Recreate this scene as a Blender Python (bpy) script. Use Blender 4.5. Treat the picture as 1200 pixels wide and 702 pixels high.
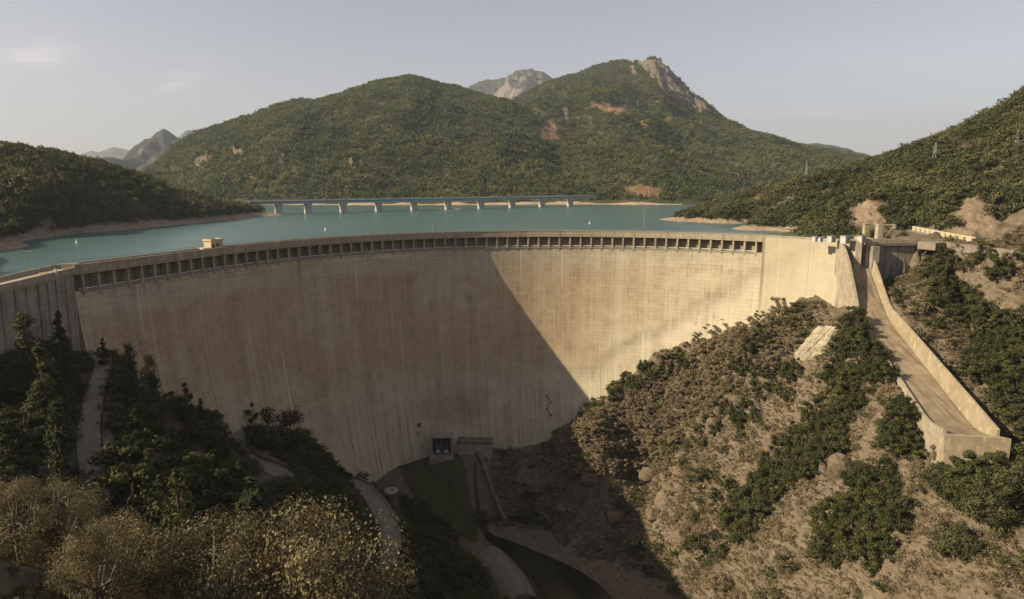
import bpy, math, random
import numpy as np
from mathutils import Vector

# ------------------------------------------------------------------ clear
for o in list(bpy.data.objects):
    bpy.data.objects.remove(o)
S = bpy.context.scene
C = S.collection
R = math.radians
rng = np.random.default_rng(7)

# ------------------------------------------------------------------ camera
FPX, YH, CAMZ = 800.0, 214.0, 20.6          # focal length and horizon in pixels of the 1200 wide photograph
TH = math.atan((337.5 - YH) / FPX)
cam = bpy.data.cameras.new('camera')
cam.sensor_width = 36.0
cam.lens = 36.0 * FPX / 1200.0
cam.shift_y = -13.5 / 1200.0
cam.clip_start, cam.clip_end = 0.5, 40000.0
camo = bpy.data.objects.new('camera', cam)
C.objects.link(camo)
camo.location = (0, 0, CAMZ)
camo.rotation_euler = (math.pi / 2 - TH, 0, 0)
S.camera = camo

# ------------------------------------------------------------------ sky, sun, exposure
SUN_AZ, SUN_EL = R(-107.8), R(32.0)         # clockwise from +Y
w = bpy.data.worlds.new('World')
S.world = w
w.use_nodes = True
wn, wl = w.node_tree.nodes, w.node_tree.links
wn.clear()
sky = wn.new('ShaderNodeTexSky')
sky.sky_type = 'NISHITA'
sky.sun_disc = False
sky.sun_elevation = SUN_EL
sky.sun_rotation = SUN_AZ
sky.altitude = 650
sky.air_density = 1.0
sky.dust_density = 1.8
sky.ozone_density = 1.0
# thin high cloud wisps, a pattern over the whole sky
tc = wn.new('ShaderNodeTexCoord')
sep = wn.new('ShaderNodeSeparateXYZ'); wl.new(tc.outputs['Generated'], sep.inputs[0])
zc = wn.new('ShaderNodeMath'); zc.operation = 'MAXIMUM'; wl.new(sep.outputs[2], zc.inputs[0]); zc.inputs[1].default_value = 0.04
dx = wn.new('ShaderNodeMath'); dx.operation = 'DIVIDE'; wl.new(sep.outputs[0], dx.inputs[0]); wl.new(zc.outputs[0], dx.inputs[1])
dy = wn.new('ShaderNodeMath'); dy.operation = 'DIVIDE'; wl.new(sep.outputs[1], dy.inputs[0]); wl.new(zc.outputs[0], dy.inputs[1])
cmb = wn.new('ShaderNodeCombineXYZ'); wl.new(dx.outputs[0], cmb.inputs[0]); wl.new(dy.outputs[0], cmb.inputs[1])
cn = wn.new('ShaderNodeTexNoise'); cn.inputs['Scale'].default_value = 0.42; cn.inputs['Detail'].default_value = 6
cn.inputs['Distortion'].default_value = 0.6
cmap = wn.new('ShaderNodeMapping'); cmap.inputs['Scale'].default_value = (0.55, 1.0, 1); cmap.inputs['Rotation'].default_value = (0, 0, 0.3)
cmap.inputs['Location'].default_value = (3.1, 1.7, 0)
wl.new(cmb.outputs[0], cmap.inputs[0]); wl.new(cmap.outputs[0], cn.inputs[0])
cr = wn.new('ShaderNodeMapRange'); cr.inputs[1].default_value = 0.56; cr.inputs[2].default_value = 0.86
wl.new(cn.outputs[0], cr.inputs[0])
def wmath(op, a, b=0.0):
    q = wn.new('ShaderNodeMath'); q.operation = op
    for i_, v_ in enumerate((a, b)):
        if hasattr(v_, 'is_output'): wl.new(v_, q.inputs[i_])
        else: q.inputs[i_].default_value = v_
    return q.outputs[0]
cn2 = wn.new('ShaderNodeTexNoise'); cn2.inputs['Scale'].default_value = 1.5; cn2.inputs['Detail'].default_value = 7; cn2.inputs['Distortion'].default_value = 1.2
wl.new(cmap.outputs[0], cn2.inputs[0])
wsum = None
for cx_, cy_, an_, la_, lb_, am_ in ((-3.75, 5.65, -0.85, 0.75, 0.20, 0.5), (-3.35, 7.1, -1.0, 1.0, 0.16, 0.4), (4.4, 10.5, 0.2, 1.6, 0.6, 0.22)):
    ux = wmath('SUBTRACT', dx.outputs[0], cx_); uy = wmath('SUBTRACT', dy.outputs[0], cy_)
    p_ = wmath('ADD', wmath('MULTIPLY', ux, math.cos(an_) / la_), wmath('MULTIPLY', uy, math.sin(an_) / la_))
    q_ = wmath('ADD', wmath('MULTIPLY', ux, -math.sin(an_) / lb_), wmath('MULTIPLY', uy, math.cos(an_) / lb_))
    g_ = wmath('MULTIPLY', wmath('POWER', 2.718, wmath('MULTIPLY', wmath('ADD', wmath('MULTIPLY', p_, p_), wmath('MULTIPLY', q_, q_)), -1.0)), am_)
    wsum = g_ if wsum is None else wmath('ADD', wsum, g_)
wn2 = wn.new('ShaderNodeMapRange'); wn2.inputs[1].default_value = 0.34; wn2.inputs[2].default_value = 0.66; wl.new(cn2.outputs[0], wn2.inputs[0])
cf = wn.new('ShaderNodeMath'); cf.operation = 'MULTIPLY_ADD'; wl.new(cr.outputs[0], cf.inputs[0]); cf.inputs[1].default_value = 0.12
wl.new(wmath('MULTIPLY', wsum, wn2.outputs[0]), cf.inputs[2])
mixc = wn.new('ShaderNodeMix'); mixc.data_type = 'RGBA'
wl.new(cf.outputs[0], mixc.inputs[0]); wl.new(sky.outputs[0], mixc.inputs[6]); mixc.inputs[7].default_value = (9.0, 8.2, 7.6, 1)
hsv = wn.new('ShaderNodeHueSaturation'); hsv.inputs['Saturation'].default_value = 0.55
wl.new(mixc.outputs[2], hsv.inputs['Color'])
tintn = wn.new('ShaderNodeMix'); tintn.data_type = 'RGBA'; tintn.blend_type = 'MULTIPLY'; tintn.inputs[0].default_value = 1
wl.new(hsv.outputs[0], tintn.inputs[6]); tintn.inputs[7].default_value = (1.06, 0.95, 0.92, 1)
bg = wn.new('ShaderNodeBackground'); bg.inputs[1].default_value = 0.067
wl.new(tintn.outputs[2], bg.inputs[0])
wo = wn.new('ShaderNodeOutputWorld'); wl.new(bg.outputs[0], wo.inputs[0])

sun = bpy.data.lights.new('sun', 'SUN')
sun.energy = 3.85
sun.angle = R(0.5)
sun.color = (1.0, 0.86, 0.585)
suno = bpy.data.objects.new('sun', sun)
C.objects.link(suno)
TO_SUN = Vector((math.sin(SUN_AZ) * math.cos(SUN_EL), math.cos(SUN_AZ) * math.cos(SUN_EL), math.sin(SUN_EL)))
suno.rotation_euler = TO_SUN.to_track_quat('Z', 'Y').to_euler()
suno.location = (-300, -100, 400)

S.view_settings.view_transform = 'Standard'
S.view_settings.look = 'None'
S.view_settings.exposure = 0.98
S.view_settings.gamma = 1.0
S.view_settings.use_curve_mapping = False
S.cycles.max_bounces = 5
S.cycles.diffuse_bounces = 3
S.cycles.transparent_max_bounces = 6
S.cycles.volume_bounces = 0
S.cycles.use_denoising = True

# ------------------------------------------------------------------ pixel <-> place helpers
COS_, SIN_ = math.cos(TH), math.sin(TH)
def raydir(px, py):
    px, py = np.asarray(px, float), np.asarray(py, float)
    x = (px - 600) / FPX; v = -(py - 337.5) / FPX
    return np.stack([x + 0 * v, COS_ + v * SIN_ + 0 * x, -SIN_ + v * COS_ + 0 * x], -1)
def at_y(px, py, Y):                        # the point on the sight line at distance Y in front
    d = raydir(px, py); t = np.asarray(Y, float) / d[..., 1]
    return d * t[..., None] + np.array([0, 0, CAMZ])
def at_z(px, py, z):
    d = raydir(px, py); t = (z - CAMZ) / d[..., 2]
    return d * t[..., None] + np.array([0, 0, CAMZ])
def to_px(P):
    P = np.asarray(P, float)
    q = P - np.array([0, 0, CAMZ])
    dep = q[..., 1] * COS_ - q[..., 2] * SIN_
    up = q[..., 1] * SIN_ + q[..., 2] * COS_
    dep = np.where(dep < 0.1, 0.1, dep)
    return 600 + FPX * q[..., 0] / dep, 337.5 - FPX * up / dep
def pchip(x, xs, ys):
    return np.interp(x, xs, ys)
def smooth_interp(x, xs, ys, k=9, n=None):
    """linear interpolation, softened at its knots"""
    x = np.asarray(x, float); span = (xs[-1] - xs[0]) / (len(xs) * 3.0)
    acc = 0
    for t in np.linspace(-1, 1, k):
        acc = acc + np.interp(x + t * span, xs, ys)
    return acc / k
def sstep(a, b, x):
    t = np.clip((x - a) / (b - a), 0, 1)
    return t * t * (3 - 2 * t)

# ------------------------------------------------------------------ noise
_pr = np.random.default_rng(3)
_perm = _pr.permutation(4096).astype(np.int64)
_ga = _pr.uniform(0, 2 * np.pi, 4096)
_gx, _gy = np.cos(_ga), np.sin(_ga)
def pnoise(x, y, seed=0):
    x = np.asarray(x, float) + seed * 17.31; y = np.asarray(y, float) - seed * 9.77
    xi, yi = np.floor(x).astype(np.int64), np.floor(y).astype(np.int64)
    xf, yf = x - xi, y - yi
    def g(ix, iy, dx, dy):
        h = _perm[(_perm[ix & 4095] + iy) & 4095]
        return _gx[h] * dx + _gy[h] * dy
    u = xf * xf * xf * (xf * (xf * 6 - 15) + 10); v = yf * yf * yf * (yf * (yf * 6 - 15) + 10)
    a = g(xi, yi, xf, yf); b = g(xi + 1, yi, xf - 1, yf)
    c = g(xi, yi + 1, xf, yf - 1); d = g(xi + 1, yi + 1, xf - 1, yf - 1)
    return ((a * (1 - u) + b * u) * (1 - v) + (c * (1 - u) + d * u) * v) * 1.5
def fbm(x, y, octv=4, seed=0, gain=0.5):
    s, amp, f = 0, 1.0, 1.0
    for i in range(octv):
        s = s + amp * pnoise(x * f, y * f, seed + i * 5)
        amp *= gain; f *= 2.03
    return s
def ridged(x, y, octv=4, seed=0):
    s, amp, f = 0, 1.0, 1.0
    for i in range(octv):
        s = s + amp * (1 - 2 * np.abs(pnoise(x * f, y * f, seed + i * 7)))
        amp *= 0.5; f *= 2.1
    return s

# ------------------------------------------------------------------ mesh helpers
def mesh_np(name, V, F, mat=None, smooth=False, uv=None, attrs=None):
    """V n x 3, F list of index arrays (m x 3 or m x 4) or one array"""
    me = bpy.data.meshes.new(name)
    Fs = F if isinstance(F, list) else [F]
    Fs = [np.asarray(f, np.int32) for f in Fs if len(f)]
    V = np.asarray(V, np.float32)
    me.vertices.add(len(V)); me.vertices.foreach_set('co', V.ravel())
    loops = np.concatenate([f.ravel() for f in Fs])
    tot = np.concatenate([np.full(len(f), f.shape[1], np.int32) for f in Fs])
    start = np.concatenate([[0], np.cumsum(tot)[:-1]]).astype(np.int32)
    me.loops.add(len(loops)); me.loops.foreach_set('vertex_index', loops)
    me.polygons.add(len(tot)); me.polygons.foreach_set('loop_start', start); me.polygons.foreach_set('loop_total', tot)
    me.polygons.foreach_set('use_smooth', np.full(len(tot), bool(smooth)))
    if uv is not None:
        l = me.uv_layers.new(name='UVMap')
        l.data.foreach_set('uv', np.asarray(uv, np.float32)[loops].ravel())
    me.update(calc_edges=True)
    for k, (dom, typ, arr) in (attrs or {}).items():
        a = me.attributes.new(k, typ, dom)
        a.data.foreach_set('value' if typ == 'FLOAT' else 'color', np.asarray(arr, np.float32).ravel())
    me.validate()
    if mat is not None:
        me.materials.append(mat)
    return me
def link(name, me, parent=None, loc=None, rot=None):
    o = bpy.data.objects.new(name, me)
    C.objects.link(o)
    if parent is not None:
        o.parent = parent
    if loc is not None:
        o.location = loc
    if rot is not None:
        o.rotation_euler = rot
    return o
def thing(name, label, cat, loc=(0, 0, 0), rotz=0, group=None):
    o = bpy.data.objects.new(name, None)
    C.objects.link(o)
    o.empty_display_size = 0.5
    o.location = loc; o.rotation_euler = (0, 0, rotz)
    o['label'] = label; o['category'] = cat
    if group: o['group'] = group
    return o
def tag(o, label, cat, group=None):
    o['label'] = label; o['category'] = cat
    if group: o['group'] = group
    return o
def structure(o):
    o['kind'] = 'structure'; return o
def stuff(o, label=None, cat=None):
    o['kind'] = 'stuff'
    if label: o['label'] = label
    if cat: o['category'] = cat
    return o
def copy_tree(root, loc, rotz, scale, label, group):
    r = root.copy(); C.objects.link(r)
    r.location = loc; r.rotation_euler = (0, 0, rotz); r.scale = scale
    r['label'] = label
    if group: r['group'] = group
    elif 'group' in r: del r['group']
    for ch in root.children:
        c = ch.copy(); C.objects.link(c); c.parent = r
    return r

class MB:
    """collects boxes, tubes, lofts into one mesh"""
    def __init__(self): self.V = []; self.F4 = []; self.F3 = []; self.n = 0
    def add(self, v, f4=(), f3=()):
        v = np.asarray(v, float)
        self.V.append(v)
        if len(f4): self.F4.append(np.asarray(f4) + self.n)
        if len(f3): self.F3.append(np.asarray(f3) + self.n)
        self.n += len(v)
    def hexa(self, p):                       # 8 points: bottom 4 then top 4
        self.add(p, [(3, 2, 1, 0), (4, 5, 6, 7), (0, 1, 5, 4), (1, 2, 6, 5), (2, 3, 7, 6), (3, 0, 4, 7)])
    def box(self, c, s, rz=0, rx=0):
        sx, sy, sz = [q / 2 for q in s]
        p = np.array([(-sx, -sy, -sz), (sx, -sy, -sz), (sx, sy, -sz), (-sx, sy, -sz), (-sx, -sy, sz), (sx, -sy, sz), (sx, sy, sz), (-sx, sy, sz)])
        if rx:
            c1, s1 = math.cos(rx), math.sin(rx); p = p @ np.array([(1, 0, 0), (0, c1, s1), (0, -s1, c1)])
        if rz:
            c1, s1 = math.cos(rz), math.sin(rz); p = p @ np.array([(c1, s1, 0), (-s1, c1, 0), (0, 0, 1)])
        self.hexa(p + np.asarray(c, float))
    def tube(self, pts, rad, n=6, cap=True):
        pts = np.asarray(pts, float); rad = np.broadcast_to(np.asarray(rad, float), (len(pts),))
        t = np.gradient(pts, axis=0); t /= np.linalg.norm(t, axis=1)[:, None] + 1e-9
        up = np.array([0, 0, 1.0]) if abs(t[0, 2]) < 0.9 else np.array([1.0, 0, 0])
        a = np.cross(t, up); a /= np.linalg.norm(a, axis=1)[:, None] + 1e-9
        b = np.cross(a, t)
        th = np.linspace(0, 2 * np.pi, n, endpoint=False)
        ring = a[:, None] * np.cos(th)[None, :, None] + b[:, None] * np.sin(th)[None, :, None]
        v = (pts[:, None] + ring * rad[:, None, None]).reshape(-1, 3)
        f = [(i * n + j, i * n + (j + 1) % n, (i + 1) * n + (j + 1) % n, (i + 1) * n + j) for i in range(len(pts) - 1) for j in range(n)]
        self.add(v, f)
        if cap:
            k = self.n - len(v)
            self.V.append(np.array([pts[0], pts[-1]])); m = self.n; self.n += 2
            e = k + (len(pts) - 1) * n
            self.F3.append(np.array([(m, k + (j + 1) % n, k + j) for j in range(n)] + [(m + 1, e + j, e + (j + 1) % n) for j in range(n)]))
    def loft(self, rows, close=False):
        """rows: list of point lists of the same length; quads between them"""
        a = np.asarray(rows, float); r, c = a.shape[:2]
        idx = np.arange(r * c).reshape(r, c)
        if close: idx = np.concatenate([idx, idx[:, :1]], 1)
        f = np.stack([idx[:-1, :-1], idx[:-1, 1:], idx[1:, 1:], idx[1:, :-1]], -1).reshape(-1, 4)
        self.add(a.reshape(-1, 3), f)
    def sweep(self, path, prof):
        """path: n x (P, inward normal xy); prof: list of (offset along normal, dz), closed profile; capped ends"""
        P, N = path
        rows = []
        for p, nn in zip(P, N):
            if len(p) == 2: p = (p[0], p[1], 0.0)
            rows.append([(p[0] + nn[0] * q[0], p[1] + nn[1] * q[0], p[2] + q[1]) for q in prof])
        k = self.n
        self.loft(rows, True)
        m = len(prof); e = k + (len(P) - 1) * m
        if m == 4:
            self.F4.append(np.array([(k, k + 1, k + 2, k + 3), (e + 3, e + 2, e + 1, e)]))
        else:
            self.F3.append(np.array([(k, k + i, k + i + 1) for i in range(1, m - 1)] + [(e, e + i + 1, e + i) for i in range(1, m - 1)]))
    def mesh(self, name, mat, smooth=False):
        F = []
        if self.F4: F.append(np.concatenate(self.F4))
        if self.F3: F.append(np.concatenate(self.F3))
        return mesh_np(name, np.concatenate(self.V), F, mat, smooth)
    def build(self, name, mat, parent=None, smooth=False, loc=None, rot=None):
        return link(name, self.mesh(name, mat, smooth), parent, loc, rot)

# ------------------------------------------------------------------ material helpers
class NT:
    def __init__(self, name, rough=0.9):
        self.m = bpy.data.materials.new(name); self.m.use_nodes = True
        self.t = self.m.node_tree; self.n = self.t.nodes; self.l = self.t.links
        self.b = self.n['Principled BSDF']; self.b.inputs['Roughness'].default_value = rough
        self.b.inputs['Specular IOR Level'].default_value = 0.2
    def _in(self, sock, v):
        if hasattr(v, 'is_output'): self.l.new(v, sock)
        elif isinstance(v, (tuple, list)) and len(v) == 3 and sock.type == 'RGBA': sock.default_value = (*v, 1)
        else: sock.default_value = v
    def coord(self, kind='Object'):
        return self.n.new('ShaderNodeTexCoord').outputs[kind]
    def pos(self):
        return self.n.new('ShaderNodeNewGeometry').outputs['Position']
    def mapping(self, v, scale=(1, 1, 1), loc=(0, 0, 0), rot=(0, 0, 0)):
        q = self.n.new('ShaderNodeMapping'); self.l.new(v, q.inputs[0])
        q.inputs['Scale'].default_value = scale; q.inputs['Location'].default_value = loc; q.inputs['Rotation'].default_value = rot
        return q.outputs[0]
    def noise(self, v, scale, detail=4, rough=0.55, dist=0):
        q = self.n.new('ShaderNodeTexNoise'); self.l.new(v, q.inputs['Vector'])
        q.inputs['Scale'].default_value = scale; q.inputs['Detail'].default_value = detail; q.inputs['Roughness'].default_value = rough
        q.inputs['Distortion'].default_value = dist
        return q.outputs[0]
    def voronoi(self, v, scale, feature='F1', out='Distance'):
        q = self.n.new('ShaderNodeTexVoronoi'); q.feature = feature; self.l.new(v, q.inputs['Vector']); q.inputs['Scale'].default_value = scale
        return q.outputs[out]
    def math(self, op, a, b=0.0, c=None, clamp=False):
        q = self.n.new('ShaderNodeMath'); q.operation = op; q.use_clamp = clamp
        self._in(q.inputs[0], a); self._in(q.inputs[1], b)
        if c is not None: self._in(q.inputs[2], c)
        return q.outputs[0]
    def rng(self, v, a, b, c=0.0, d=1.0, smooth=False):
        q = self.n.new('ShaderNodeMapRange'); self.l.new(v, q.inputs[0])
        if smooth: q.interpolation_type = 'SMOOTHSTEP'
        for i, k in enumerate((a, b, c, d)): q.inputs[i + 1].default_value = k
        return q.outputs[0]
    def mix(self, f, a, b, mode='MIX'):
        q = self.n.new('ShaderNodeMix'); q.data_type = 'RGBA'; q.blend_type = mode
        self._in(q.inputs[0], f); self._in(q.inputs[6], a); self._in(q.inputs[7], b)
        return q.outputs[2]
    def attr(self, name, out='Fac'):
        q = self.n.new('ShaderNodeAttribute'); q.attribute_name = name
        return q.outputs[out]
    def rand(self):
        return self.n.new('ShaderNodeObjectInfo').outputs['Random']
    def sepxyz(self, v):
        q = self.n.new('ShaderNodeSeparateXYZ'); self.l.new(v, q.inputs[0]); return q.outputs
    def comb(self, x, y, z=0.0):
        q = self.n.new('ShaderNodeCombineXYZ')
        self._in(q.inputs[0], x); self._in(q.inputs[1], y); self._in(q.inputs[2], z); return q.outputs[0]
    def bump(self, h, strength=0.4, dist=0.2):
        q = self.n.new('ShaderNodeBump'); q.inputs['Strength'].default_value = strength; q.inputs['Distance'].default_value = dist
        self.l.new(h, q.inputs['Height']); self.l.new(q.outputs[0], self.b.inputs['Normal'])
    def color(self, c): self._in(self.b.inputs['Base Color'], c); return self

def simple_mat(name, a, b=None, scale=1.0, rough=0.85, bump=0.0):
    k = NT(name, rough); p = k.coord('Object')
    n1 = k.noise(p, scale, 6, 0.6)
    b = b or tuple(q * 0.7 for q in a)
    k.color(k.mix(k.rng(n1, 0.35, 0.65), b, a))
    if bump: k.bump(n1, bump, 0.1)
    return k.m

# concrete of the dam face: formwork grid, streaks, stains, in metres along (u) and down (v) the face
def mat_dam():
    k = NT('dam_concrete', 0.92)
    uv = k.n.new('ShaderNodeUVMap').outputs[0]
    s = k.sepxyz(uv); u, v = s[0], s[1]
    big = k.noise(k.mapping(uv, (0.028, 0.05, 1)), 1.0, 5, 0.6)
    med = k.noise(k.mapping(uv, (0.12, 0.20, 1), (7, 3, 0)), 1.0, 5, 0.6)
    streak = k.noise(k.mapping(uv, (0.20, 0.014, 1), (2, 1, 0)), 1.0, 6, 0.68)
    fine = k.noise(k.mapping(uv, (1.1, 0.05, 1), (5, 1, 0)), 1.0, 5, 0.65)
    lift = k.noise(k.mapping(uv, (0.02, 0.5, 1), (1, 9, 0)), 1.0, 3, 0.7)
    base = k.mix(k.rng(big, 0.32, 0.68), (0.41, 0.335, 0.23), (0.57, 0.495, 0.36))
    base = k.mix(k.rng(med, 0.40, 0.62, 0, 0.6), base, (0.45, 0.385, 0.27))
    # brown belt across the middle of the face, pale leached concrete towards the right foot
    belt = k.math('MULTIPLY', k.rng(v, -66, -46, 0, 1, True), k.rng(v, -17, -9, 1, 0, True))
    belt = k.math('MULTIPLY', belt, k.rng(k.noise(k.mapping(uv, (0.02, 0.03, 1), (11, 4, 0)), 1.0, 4), 0.30, 0.50))
    belt = k.math('MULTIPLY', belt, k.rng(u, 205, 240, 1, 0.2))
    base = k.mix(k.math('MULTIPLY', belt, 0.8), base, (0.40, 0.275, 0.165))
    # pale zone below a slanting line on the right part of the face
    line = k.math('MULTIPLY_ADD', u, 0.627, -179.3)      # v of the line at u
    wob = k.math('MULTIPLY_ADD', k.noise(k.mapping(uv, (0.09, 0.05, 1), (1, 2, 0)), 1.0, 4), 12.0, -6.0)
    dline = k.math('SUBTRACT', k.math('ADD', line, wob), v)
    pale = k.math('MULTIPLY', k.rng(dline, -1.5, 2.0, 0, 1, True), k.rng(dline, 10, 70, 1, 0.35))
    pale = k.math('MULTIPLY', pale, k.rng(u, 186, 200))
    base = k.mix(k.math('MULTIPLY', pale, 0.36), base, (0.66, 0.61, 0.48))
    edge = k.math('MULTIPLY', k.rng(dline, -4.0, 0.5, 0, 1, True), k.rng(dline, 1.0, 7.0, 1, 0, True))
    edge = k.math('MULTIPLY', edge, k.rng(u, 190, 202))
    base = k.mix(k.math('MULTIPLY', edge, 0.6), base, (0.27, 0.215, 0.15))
    # grey top band of older lifts
    topb = k.math('MULTIPLY', k.rng(v, -20, -7, 0, 1, True), k.rng(lift, 0.35, 0.7))
    base = k.mix(k.math('MULTIPLY', topb, 0.45), base, (0.245, 0.215, 0.175))
    # vertical wash streaks
    base = k.mix(k.math('MULTIPLY', k.rng(streak, 0.5, 0.66), k.rng(med, 0.4, 0.62, 0.12, 0.6)), base, (0.19, 0.145, 0.10))
    base = k.mix(k.math('MULTIPLY', k.rng(streak, 0.47, 0.32), 0.5), base, (0.54, 0.48, 0.375))
    low = k.math('MULTIPLY', k.rng(fine, 0.5, 0.66), k.math('ADD', k.rng(med, 0.42, 0.62), k.rng(v, -40, -80, 0, 0.5), clamp=True))
    base = k.mix(k.math('MULTIPLY', low, 0.5), base, (0.15, 0.12, 0.09))
    base = k.mix(k.math('MULTIPLY', k.rng(fine, 0.46, 0.3), k.rng(v, -45, -75, 0.08, 0.35)), base, (0.55, 0.49, 0.40))
    crisp = k.noise(k.mapping(uv, (1.3, 0.010, 1), (9, 2, 0)), 1.0, 5, 0.7)
    cl = k.noise(k.mapping(uv, (0.05, 0.03, 1), (4, 6, 0)), 1.0, 3)
    base = k.mix(k.math('MULTIPLY', k.rng(crisp, 0.56, 0.66), k.rng(cl, 0.42, 0.6, 0.1, 0.55)), base, (0.62, 0.56, 0.45))
    foot = k.math('MULTIPLY', k.rng(v, -48, -82, 0, 1, True), k.rng(cl, 0.36, 0.55))
    foot = k.math('ADD', foot, k.math('MULTIPLY', k.rng(u, 90, 20, 0, 0.8, True), k.rng(v, -14, -36, 0, 1, True)), clamp=True)
    base = k.mix(k.math('MULTIPLY', k.rng(crisp, 0.47, 0.38), k.math('MULTIPLY', foot, 0.8)), base, (0.13, 0.105, 0.08))
    # dark algae smudge near the bottom outlet
    du = k.math('MULTIPLY', k.math('SUBTRACT', u, 139.0), 0.055); dv = k.math('MULTIPLY', k.math('SUBTRACT', v, -68.0), 0.11)
    rr = k.math('ADD', k.math('MULTIPLY', du, du), k.math('MULTIPLY', dv, dv))
    sm = k.math('MULTIPLY', k.rng(rr, 0.0, 1.5, 1, 0, True), k.rng(big, 0.3, 0.6, 0.5, 1))
    base = k.mix(k.math('MULTIPLY', sm, 0.5), base, (0.16, 0.125, 0.09))
    # formwork: panel joints
    fu = k.math('FRACT', k.math('MULTIPLY', u, 0.5)); fv = k.math('FRACT', k.math('MULTIPLY', v, 0.66))
    ju = k.math('LESS_THAN', k.math('ABSOLUTE', k.math('SUBTRACT', fu, 0.5)), 0.055)
    jv = k.math('LESS_THAN', k.math('ABSOLUTE', k.math('SUBTRACT', fv, 0.5)), 0.07)
    grid = k.math('MAXIMUM', k.math('MULTIPLY', ju, 0.8), jv)
    vis = k.math('MULTIPLY', k.rng(med, 0.35, 0.62, 0.06, 0.42), k.rng(v, -75, -30, 0.3, 1))
    base = k.mix(k.math('MULTIPLY', grid, vis), base, (0.17, 0.13, 0.09))
    # panel to panel tone
    cell = k.n.new('ShaderNodeTexWhiteNoise'); cell.noise_dimensions = '2D'
    k.l.new(k.comb(k.math('FLOOR', k.math('MULTIPLY_ADD', u, 0.5, 0.5)), k.math('FLOOR', k.math('MULTIPLY_ADD', v, 0.66, 0.5))), cell.inputs['Vector'])
    base = k.mix(k.rng(cell.outputs[0], 0, 1, 0, 0.16), base, (0.62, 0.56, 0.46))
    # vertical drain joints leak white lime
    jf = k.math('ABSOLUTE', k.math('SUBTRACT', k.math('FRACT', k.math('MULTIPLY_ADD', u, 1 / 17.0, 0.48)), 0.5))
    jn = k.noise(k.mapping(uv, (0.06, 0.035, 1), (3, 8, 0)), 1.0, 4)
    jl = k.math('MULTIPLY', k.math('LESS_THAN', jf, 0.017), k.rng(jn, 0.5, 0.64))
    base = k.mix(k.math('MULTIPLY', jl, 0.7), base, (0.62, 0.58, 0.50))
    base = k.mix(k.math('MULTIPLY', k.rng(u, U_G - 1.0, U_G + 1.5), 0.6), base, (0.42, 0.365, 0.265))
    vj = k.math('MULTIPLY', k.math('LESS_THAN', k.math('ABSOLUTE', k.math('SUBTRACT', u, U_G + 0.5)), 0.55), k.rng(v, -34, -20, 0, 1))
    base = k.mix(k.math('MULTIPLY', vj, 0.55), base, (0.13, 0.10, 0.07))
    gal = k.math('MULTIPLY', k.math('GREATER_THAN', v, -5.32), k.math('LESS_THAN', u, U_G - 0.5))  # weathered gallery back wall, with the overhang's shade painted into its colour
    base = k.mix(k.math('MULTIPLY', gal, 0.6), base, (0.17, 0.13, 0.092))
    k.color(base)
    hgt = k.math('ADD', k.math('MULTIPLY', grid, -0.6), k.math('MULTIPLY', fine, 0.7))
    k.bump(hgt, 0.35, 0.08)
    return k.m
def mat_conc(name, a, b, dirt=0.5):
    k = NT(name, 0.9); p = k.pos()
    n1 = k.noise(p, 0.35, 6, 0.65); n2 = k.noise(p, 1.7, 5, 0.7)
    st = k.noise(k.mapping(p, (0.9, 0.9, 0.06)), 1.0, 5, 0.65)
    c = k.mix(k.rng(n1, 0.38, 0.63), b, a)
    c = k.mix(k.rng(n2, 0.56, 0.7, 0, 0.4), c, tuple(min(1, q * 1.3) for q in a))
    c = k.mix(k.math('MULTIPLY', k.rng(st, 0.5, 0.66), dirt), c, tuple(q * 0.42 for q in b))
    z = k.sepxyz(p)[2]
    ln = k.math('LESS_THAN', k.math('ABSOLUTE', k.math('SUBTRACT', k.math('FRACT', k.math('MULTIPLY', z, 0.6)), 0.5)), 0.05)
    c = k.mix(k.math('MULTIPLY', ln, k.rng(n1, 0.3, 0.7, 0.1, 0.5)), c, tuple(q * 0.5 for q in b))
    k.color(c); k.bump(k.math('ADD', st, n2), 0.3, 0.08)
    return k.m
CONC = mat_conc('concrete_plain', (0.40, 0.345, 0.26), (0.30, 0.25, 0.18))
CONC_GREY = mat_conc('concrete_grey', (0.33, 0.30, 0.25), (0.23, 0.20, 0.165))
CONC_DARK = mat_conc('concrete_dark', (0.17, 0.145, 0.115), (0.11, 0.095, 0.075))
SLABC = mat_conc('weathered_apron', (0.42, 0.365, 0.275), (0.27, 0.225, 0.16), 0.7)
CONC_PALE = mat_conc('concrete_pale', (0.52, 0.46, 0.35), (0.40, 0.34, 0.25), 0.3)
WHITE = simple_mat('white_paint', (0.74, 0.73, 0.70), (0.60, 0.59, 0.56), 2.0, 0.6)
PALEGREY = simple_mat('pale_grey_paint', (0.50, 0.50, 0.48), (0.38, 0.38, 0.36), 2.0, 0.6)
CREAM = simple_mat('cream_render', (0.56, 0.48, 0.33), (0.44, 0.37, 0.25), 1.2, 0.85)
STEEL = simple_mat('galvanised_steel', (0.34, 0.35, 0.36), (0.22, 0.22, 0.23), 3.0, 0.5)
DARKMETAL = simple_mat('dark_metal', (0.06, 0.055, 0.05), (0.03, 0.03, 0.03), 3.0, 0.6)
BLUESTEEL = simple_mat('blue_girder_paint', (0.30, 0.40, 0.44), (0.24, 0.34, 0.385), 0.4, 0.6)
ASPH = simple_mat('worn_asphalt', (0.27, 0.225, 0.18), (0.19, 0.16, 0.13), 0.5, 0.95)
DECK = simple_mat('crest_road_surface', (0.21, 0.18, 0.145), (0.15, 0.13, 0.105), 0.2, 0.95)
RUST = simple_mat('rusty_steel', (0.16, 0.085, 0.045), (0.09, 0.05, 0.03), 2.0, 0.8)
GLASSD = simple_mat('dark_window', (0.03, 0.035, 0.04), (0.02, 0.02, 0.025), 1.0, 0.2)
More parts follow.
